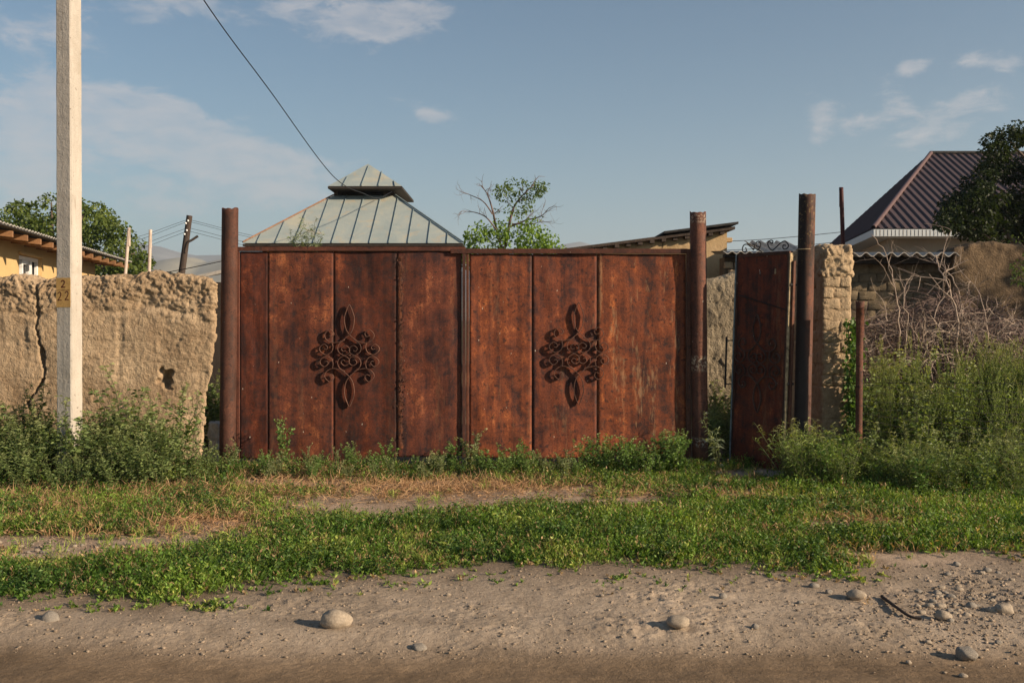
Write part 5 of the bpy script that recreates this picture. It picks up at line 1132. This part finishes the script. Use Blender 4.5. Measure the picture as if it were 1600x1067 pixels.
dead('dead_branch', [W(1490, 610, 11.5), W(1497, 545, 11.5), W(1495, 490, 11.5), W(1480, 440, 11.6), W(1462, 400, 11.8)], .018, 'thickest pale dead branch forking up the middle of the brush heap', 5, 9)
dead('dead_branch', [W(1405, 560, 11.4), W(1405, 500, 11.4), W(1400, 450, 11.4), W(1385, 400, 11.5), W(1360, 368, 11.6)], .010, 'long thin dead branch arching highest towards the adobe pier', 6, 4)
dead('dead_branch', [W(1415, 560, 11.5), W(1418, 500, 11.5), W(1412, 460, 11.5), W(1425, 430, 11.6)], .009, 'short upright dead branch next to the long arching one', 7, 5)
dead('dead_branch', [W(1505, 560, 11.7), W(1500, 470, 11.7), W(1480, 425, 11.8), W(1440, 400, 12)], .011, 'dead branch leaning over towards the shed roof', 8, 6)
dead('dead_branch', [W(1540, 620, 11.3), W(1500, 580, 11.3), W(1470, 555, 11.3), W(1430, 540, 11.3)], .014, 'low pale dead branch sprawling across the foot of the heap', 9, 8)
dead('dead_branch', [W(1530, 590, 11.5), W(1545, 520, 11.5), W(1530, 460, 11.6), W(1500, 425, 11.8)], .009, 'dead branch curving up before the tall mud wall', 10, 7)
dead('dead_branch', [W(1452, 620, 11.3), W(1455, 580, 11.3), W(1440, 560, 11.3), W(1455, 530, 11.4)], .014, 'stubby forked dead branch low in the heap by the yellow flowers', 13, 6)

# ------------------------------------------------------------------ trees
def clump_tree(name, label, base, trunk_h, clumps, leafL, c1, c2, seed, per=90, r0=.16, dead_=0, limbs=True, leafW=.4, cat='tree', flat=.85, group=None):
    """tapered trunk, limbs out to each clump centre, leaves through every clump's volume; clumps: (centre, radius)"""
    rs = np.random.default_rng(seed); base = np.array(base, float); t = thing(name, base, label, cat, group); top = base+np.array([rs.normal()*.1, rs.normal()*.1, trunk_h])
    tube_obj('trunk', [(smoothline([base-(0, 0, .1), (base+top)/2+rs.normal(size=3)*.06, top], 5), np.linspace(r0, r0*.65, 11))], M_BARK, t, 8)
    lim = []
    for c, r in clumps[::max(1, len(clumps)//26)]:
        m_ = (top+c)/2+rs.normal(size=3)*.2*np.linalg.norm(c-top)*.3; m_[2] -= .1; P = smoothline([top-(0, 0, .15), m_, c], 5); lim.append((P, np.linspace(r0*.45, r0*.08, len(P))))
    V, Q = tubes(lim, 5); obj('limbs', V, Q, M_BARK, t, smooth=True)
    g = Geo()
    for c, r in clumps:
        n = int(per*(r/.3)**1.6*rs.uniform(.7, 1.2)); q = rs.normal(size=(n, 3)); q /= np.linalg.norm(q, axis=1)[:, None]; rad = r*rs.uniform(.25, 1.0, n)**.6
        pos = c+q*rad[:, None]*np.array([1, 1, flat]); d_ = q+rs.normal(size=(n, 3))*.6+np.array([0, 0, .15]); L = leafL*rs.uniform(.6, 1.15, n)
        V, Q = leaf_quads(pos, d_, L, L*leafW, rs, .3); m_ = np.clip(rs.normal(.5, .28, n)+rs.normal()*.15, 0, 1)[:, None]; g.add(V, Q, np.repeat(c1*(1-m_)+c2*m_, 4, 0))
    link('crown', npmesh('crown', np.vstack(g.V)-base, np.vstack(g.Q), None, np.vstack(g.K)), t, M_LEAF); return t
rs = np.random.default_rng(5); cl_ = []
outl = [(-60, 340), (0, 322), (30, 312), (60, 306), (95, 308), (120, 300), (150, 306), (165, 318), (185, 338), (205, 350), (222, 375), (230, 400)]
while len(cl_) < 330:
    px = rs.uniform(-70, 232); py = rs.uniform(300, 440); top_ = np.interp(px, [o_[0] for o_ in outl], [o_[1] for o_ in outl])+rs.uniform(0, 10)
    if py < top_+6: continue
    cl_.append((W(px, py, rs.uniform(29, 34)), rs.uniform(.16, .34)))
clump_tree('broadleaf_tree', 'big bushy green tree behind the yellow house and the pole', (-14.2, 31.5, 0), 2.4, cl_, .125, np.array([.04, .07, .014]), np.array([.14, .18, .035]), 51, per=85, r0=.3)
# tree behind the gate with dead limbs
rs = np.random.default_rng(8); Yc = 19.5
CT = thing('half_dead_tree', (*W(795, 0, Yc)[:2], 0), 'small green tree with bare dead limbs showing above the middle of the gate', 'tree')
tube_obj('trunk', [(smoothline([(at(797, Yc), Yc, -.1), (at(792, Yc), Yc, 1.2), W(783, 385, Yc)], 6), np.linspace(.11, .07, 13))], M_BARK, CT, 8)
bl = []
def limb(pts, r, seed, n=7, l=.35, dep=1):
    rs = np.random.default_rng(seed); P = smoothline([W(a, b, Yc+rs.uniform(-.3, .3)) for a, b in pts], 5); bl.append((P, np.linspace(r, r*.3, len(P))))
    for k in range(n):
        i = int(rs.integers(len(P)//3, len(P))); i = min(i, len(P)-1); d_ = P[i]-P[i-1]; d_ /= np.linalg.norm(d_); branchy(rs, P[i], d_+rs.normal(size=3)*.45, l*rs.uniform(.5, 1.1), r*.3, dep, bl, .22, 3)
limb([(783, 385), (776, 360), (770, 330), (762, 305), (752, 290)], .028, 1, 8, .28); limb([(776, 360), (760, 340), (742, 332), (722, 330)], .016, 2, 7, .25); limb([(770, 335), (755, 315), (735, 305), (722, 300)], .014, 3, 6, .25)
limb([(790, 385), (797, 345), (805, 320), (822, 300), (835, 288)], .035, 4, 6); limb([(795, 355), (820, 345), (845, 338), (858, 325)], .02, 5, 8); limb([(800, 350), (830, 350), (850, 345)], .014, 6, 5)
V, Q = tubes(bl, 4); obj('branches', V, Q, M_TWIG2, CT, smooth=True)
g = Geo()
def blob(px, py, r, n, L, c1, c2):
    c = W(px, py, Yc+rs.uniform(-.35, .35)); q = rs.normal(size=(n, 3)); q /= np.linalg.norm(q, axis=1)[:, None]; pos = c+q*(r*rs.uniform(.2, 1, n)**.6)[:, None]; LL = L*rs.uniform(.6, 1.2, n)
    V, Q = leaf_quads(pos, q+rs.normal(size=(n, 3))*.6, LL, LL*.42, rs, .3); m_ = rs.random((n, 1)); g.add(V, Q, np.repeat(c1*(1-m_)+c2*m_, 4, 0))
BG1, BG2 = np.array([.09, .17, .025]), np.array([.24, .36, .06])
for k in range(120):
    px = rs.uniform(728, 882); top_ = np.interp(px, [728, 740, 765, 800, 830, 860, 882], [365, 352, 350, 345, 352, 366, 384]); py = rs.uniform(top_, 412); blob(px, py, rs.uniform(.06, .15), 30, .06, BG1, BG2)
DG1, DG2 = np.array([.045, .085, .015]), np.array([.13, .19, .035])
for k in range(105):
    px = rs.uniform(776, 852); top_ = np.interp(px, [780, 790, 805, 815, 830, 848], [290, 283, 284, 280, 285, 288]); bt_ = np.interp(px, [780, 800, 815, 835, 848], [312, 335, 340, 315, 300]); blob(px, rs.uniform(top_, bt_), rs.uniform(.04, .11), 11, .048, DG1, DG2)
for px, py in ((775, 332), (758, 355), (792, 328), (828, 342), (842, 340), (735, 360), (776, 345)): blob(px, py, .07, 16, .05, DG1, BG2)
link('crown', npmesh('crown', np.vstack(g.V)-np.array(CT.location), np.vstack(g.Q), None, np.vstack(g.K)), CT, M_LEAF)
# dark elm at the right
rs = np.random.default_rng(9); cl_ = []
op = [(1478, 335), (1490, 300), (1520, 270), (1545, 240), (1552, 205), (1575, 190), (1600, 186), (1660, 170), (1760, 180)]; ob = [(1478, 345), (1500, 352), (1540, 372), (1580, 385), (1640, 400), (1760, 420)]
while len(cl_) < 300:
    px = rs.uniform(1478, 1790); tp = np.interp(px, [o_[0] for o_ in op], [o_[1] for o_ in op]); bp = np.interp(px, [o_[0] for o_ in ob], [o_[1] for o_ in ob]); py = tp+(bp-tp)*rs.random()
    cl_.append((W(px, py+6, rs.uniform(15.6, 17.8)), rs.uniform(.12, .26)))
clump_tree('elm_tree', 'dark leafy tree overhanging the maroon roof and the tall mud wall', (9.6, 16.6, 0), 2.2, cl_, .06, np.array([.012, .022, .008]), np.array([.034, .052, .015]), 52, per=330, r0=.2, leafW=.34, flat=.6)
rs = np.random.default_rng(19)
cl_ = [(W(rs.uniform(1588, 1640), rs.uniform(365, 450), rs.uniform(12.6, 13.1)), rs.uniform(.06, .12)) for k in range(24)]
clump_tree('sapling', 'light green leafy branch end by the tall mud wall at the picture edge', (7.1, 13.0, 0), 1.7, cl_, .05, np.array([.06, .10, .02]), np.array([.13, .18, .04]), 53, per=150, r0=.04, leafW=.25)
# unseen tree added to shade the adobe shed and the tall mud wall
def shade_tree(x, y, h, r, seed, label, n=70, zlow=.3):
    rs = np.random.default_rng(seed); cl_ = []
    for k in range(n):
        q = rs.normal(size=3); q /= np.linalg.norm(q); q *= rs.random()**.4; cl_.append((np.array([x+q[0]*r, y+q[1]*r, zlow+(h-zlow)*(q[2]*.5+.5)]), rs.uniform(.25, .45)))
    clump_tree('added_shade_tree', label, (x, y, 0), h*.4, cl_, .10, np.array([.03, .06, .012]), np.array([.09, .13, .025]), seed, per=46, r0=.14, leafW=.45)
shade_tree(12.5, 11.2, 6.3, 2.0, 63, 'unseen tree added beyond the weeds to shade the adobe shed', 100, .4)

# ------------------------------------------------------------------ stones
def rock_mesh(seed, mat, sub=3, flat=.62, rough=.12):
    bm = bmesh.new(); bmesh.ops.create_icosphere(bm, subdivisions=sub, radius=1); co = np.array([v.co[:] for v in bm.verts])
    k = 1+rough*2*pnoise(co*1.1+seed*5.1, seed)+rough*.6*pnoise(co*3+seed, seed+3)
    fr = np.random.default_rng(seed+90).normal(size=(9, 3)); fr /= np.linalg.norm(fr, axis=1)[:, None]
    if seed < 40: k = np.minimum(k, np.min(.86/np.maximum(.2, co@fr.T), axis=1))*1.05
    rs = np.random.default_rng(seed)
    for v, s in zip(bm.verts, k):
        v.co = v.co*float(s); v.co.z *= flat; v.co.y *= .78
    me = bpy.data.meshes.new('stone'); bm.to_mesh(me); bm.free(); me.materials.append(mat); me.shade_smooth(); return me
RM = [rock_mesh(i, (M_STONE, M_STONE2)[i % 2], 3, .55+.06*(i % 4), .07+.05*(i % 3)) for i in range(8)]
def stone(px, py, wpx, label, group=None, k=None, rz=None, sink=.25):
    Y = EYE*FPX/(py-HOR); x = at(px, Y); r = wpx/2*Y/FPX; z = gz(x, Y); me = RM[int(rng.integers(8)) if k is None else k]
    o = bpy.data.objects.new('stone', me); C.objects.link(o); o.location = (x, Y, z+r*.55*(1-sink*2)+.002); o.scale = (r, r, r); o.rotation_euler = (0, 0, rng.uniform(-.5, .5) if rz is None else rz)
    return props(o, label, 'stone', group)
RND = rock_mesh(40, M_STONE, 4, .68, .09); RM.append(RND)
stone(525, 978, 50, 'large rounded pale stone lying on the road nearer the pole', k=8, rz=.1, sink=.2)
stone(1060, 984, 36, 'rounded stone lying on the road nearer the door', k=0, sink=.1)
stone(1338, 938, 30, 'smooth oval stone at the edge of the grass beside the bent stick', k=4, sink=.1)
stone(1510, 1018, 34, 'angular tan stone alone on the road below the stony patch', k=5, sink=.05)
stone(1474, 968, 26, 'round stone at the lower edge of the stony patch, beside the stick end', k=8, sink=.1)
stone(1568, 955, 30, 'flat grey stone on the right side of the stony patch', k=2)
stone(78, 975, 34, 'half buried low stone at the left of the road', k=3, sink=.62)
stone(655, 1004, 26, 'half buried dark lump in the road below the large rounded stone', k=5, sink=.68)
rr = np.random.default_rng(71); SP = []
for i in range(48):
    px = rr.normal(1515, 55); py = rr.normal(935, 24)
    if px > 1640 or px < 1405 or py < 885: continue
    SP.append((px, py, rr.uniform(6, 15)*(1.35 if i % 6 == 0 else 1)))
SP.sort(key=lambda q: math.hypot(q[0]-1410, (q[1]-955)*2))
NTH = 'first second third fourth fifth sixth seventh eighth ninth tenth eleventh twelfth thirteenth fourteenth fifteenth sixteenth seventeenth eighteenth nineteenth twentieth'.split()
for half, nm_ in ((0, 'grass side'), (1, 'road side')):
    for j, (px, py, w_) in enumerate([q for q in SP if (q[1] > 938) == bool(half)]):
        stone(px, py, w_, f"{'rounded stone nearest' if j == 0 else NTH[min(j, 19)]+' stone counting from'} the bent stick, {nm_} of the stony patch" if j < 20 else f"{NTH[min(j-20, 19)]} small stone past the middle of the stony patch, {nm_}", 'stones in the stony patch', sink=rr.uniform(.3, .7), k=int(rr.integers(8)))
for i in range(26):
    px = i*8.2+rr.uniform(-10, -3); py = rr.uniform(850, 885)
    stone(px, py, rr.uniform(5, 10), f"{'outermost small pale stone' if i == 0 else (NTH[i] if i < 20 else ['twenty-first', 'twenty-second', 'twenty-third', 'twenty-fourth', 'twenty-fifth', 'twenty-sixth'][i-20])+' small pale stone'} along the gravelly patch, counting from the picture edge", 'stones in the gravelly patch', sink=rr.uniform(0, .3))
for px, py, s, lb in [(1130, 938, 14, 'small flat stone in the dirt below the door'), (1250, 945, 10, 'tiny stone between the door stone and the oval stone'), (1295, 930, 12, 'small stone touching the grass beside the oval stone'), (1272, 922, 16, 'pale stone at the grass edge before the oval stone'),
    (940, 935, 8, 'tiny stone on the road below the right gate leaf'), (700, 930, 8, 'tiny stone on the road below the corroded seam'), (1505, 1048, 14, 'small pale stone at the bottom edge, below the angular tan stone'), (1420, 1025, 10, 'small pale stone on the smooth lane near the angular tan stone'),
    (1180, 985, 12, 'small stone on the road beyond the rounded stone, towards the stony patch'), (1560, 1000, 12, 'small stone on the road near the picture edge'), (1450, 1000, 11, 'small stone between the stony patch and the angular tan stone')]:
    stone(px, py, s, lb, 'loose stones on the dirt road')
# pebbles and crumbs of dry mud
rs = np.random.default_rng(72); ico = bmesh.new(); bmesh.ops.create_icosphere(ico, subdivisions=1, radius=1); ico.verts.ensure_lookup_table(); IV = np.array([v.co[:] for v in ico.verts]); IF = np.array([[v.index for v in f.verts] for f in ico.faces]); ico.free()
n = 6500; py = 893+rs.random(n)**1.1*125; px = rs.uniform(-20, 1620, n); a = rs.random(n) < .16
px[a] = rs.normal(1500, 75, a.sum()); py[a] = rs.normal(945, 34, a.sum()); b_ = rs.random(n) < .07; px[b_] = rs.uniform(-20, 330, b_.sum()); py[b_] = rs.uniform(838, 885, b_.sum())
c_ = rs.random(n) < .05; px[c_] = rs.uniform(520, 900, c_.sum()); py[c_] = rs.uniform(765, 800, c_.sum())
Y = EYE*FPX/(py-HOR); X = (px-800)*Y/FPX; r = .0026+.0085*rs.random(n)**5+np.where(a | b_, .003, 0); Z = ground_z(X, Y)
ok = (Y < 12) & (Y > 3.9); X, Y, Z, r = X[ok], Y[ok], Z[ok], r[ok]; n = len(X)
sc_ = np.stack([r*rs.uniform(.8, 1.4, n), r*rs.uniform(.7, 1.1, n), r*rs.uniform(.35, .7, n)], -1); V = (IV[None]*(1+.26*rs.normal(size=(n, len(IV), 1))))*sc_[:, None]+np.stack([X, Y, Z+r*.25], -1)[:, None]
T = IF[None]+(np.arange(n)*len(IV))[:, None, None]; cc = np.repeat(np.array([.33, .26, .195])*rs.uniform(.7, 1.15, (n, 1)), len(IV), 0)
props(link('pebbles', npmesh('pebbles', V.reshape(-1, 3), None, T.reshape(-1, 3), cc), None, M_EARTH), 'loose pebbles and crumbs of dried mud scattered on the dirt road', 'gravel', kind='stuff')
# bent stick
P = []
for px, py, h in ((1378, 936, .012), (1392, 947, .02), (1405, 958, .018), (1422, 966, .012), (1440, 969, .01)):
    Y = EYE*FPX/(py-HOR); x = at(px, Y); P.append((x, Y, gz(x, Y)+h))
props(tube_obj('bent_stick', [(smoothline(P, 6), np.linspace(.010, .007, 25))], M_OLDWOOD, None, 7), 'dark bent stick lying on the road edge beside the stony patch', 'stick')

# ------------------------------------------------------------------ haze
hz_m = bpy.data.materials.new('haze_air'); hz_m.use_nodes = True; t = NT(hz_m.node_tree); t.n.clear()
pv = t.node('ShaderNodeVolumePrincipled'); pv.inputs['Color'].default_value = (.74, .85, 1.0, 1); pv.inputs['Density'].default_value = .00032; pv.inputs['Anisotropy'].default_value = .2
ho = t.node('ShaderNodeOutputMaterial'); t.l.new(pv.outputs[0], ho.inputs['Volume'])
hb_ = box('haze', (-5200, -700, -60), (5200, 4900, 215), hz_m); props(hb_, None, None, kind='stuff'); hb_['label'] = 'thin pale haze in the air before the distant hills'
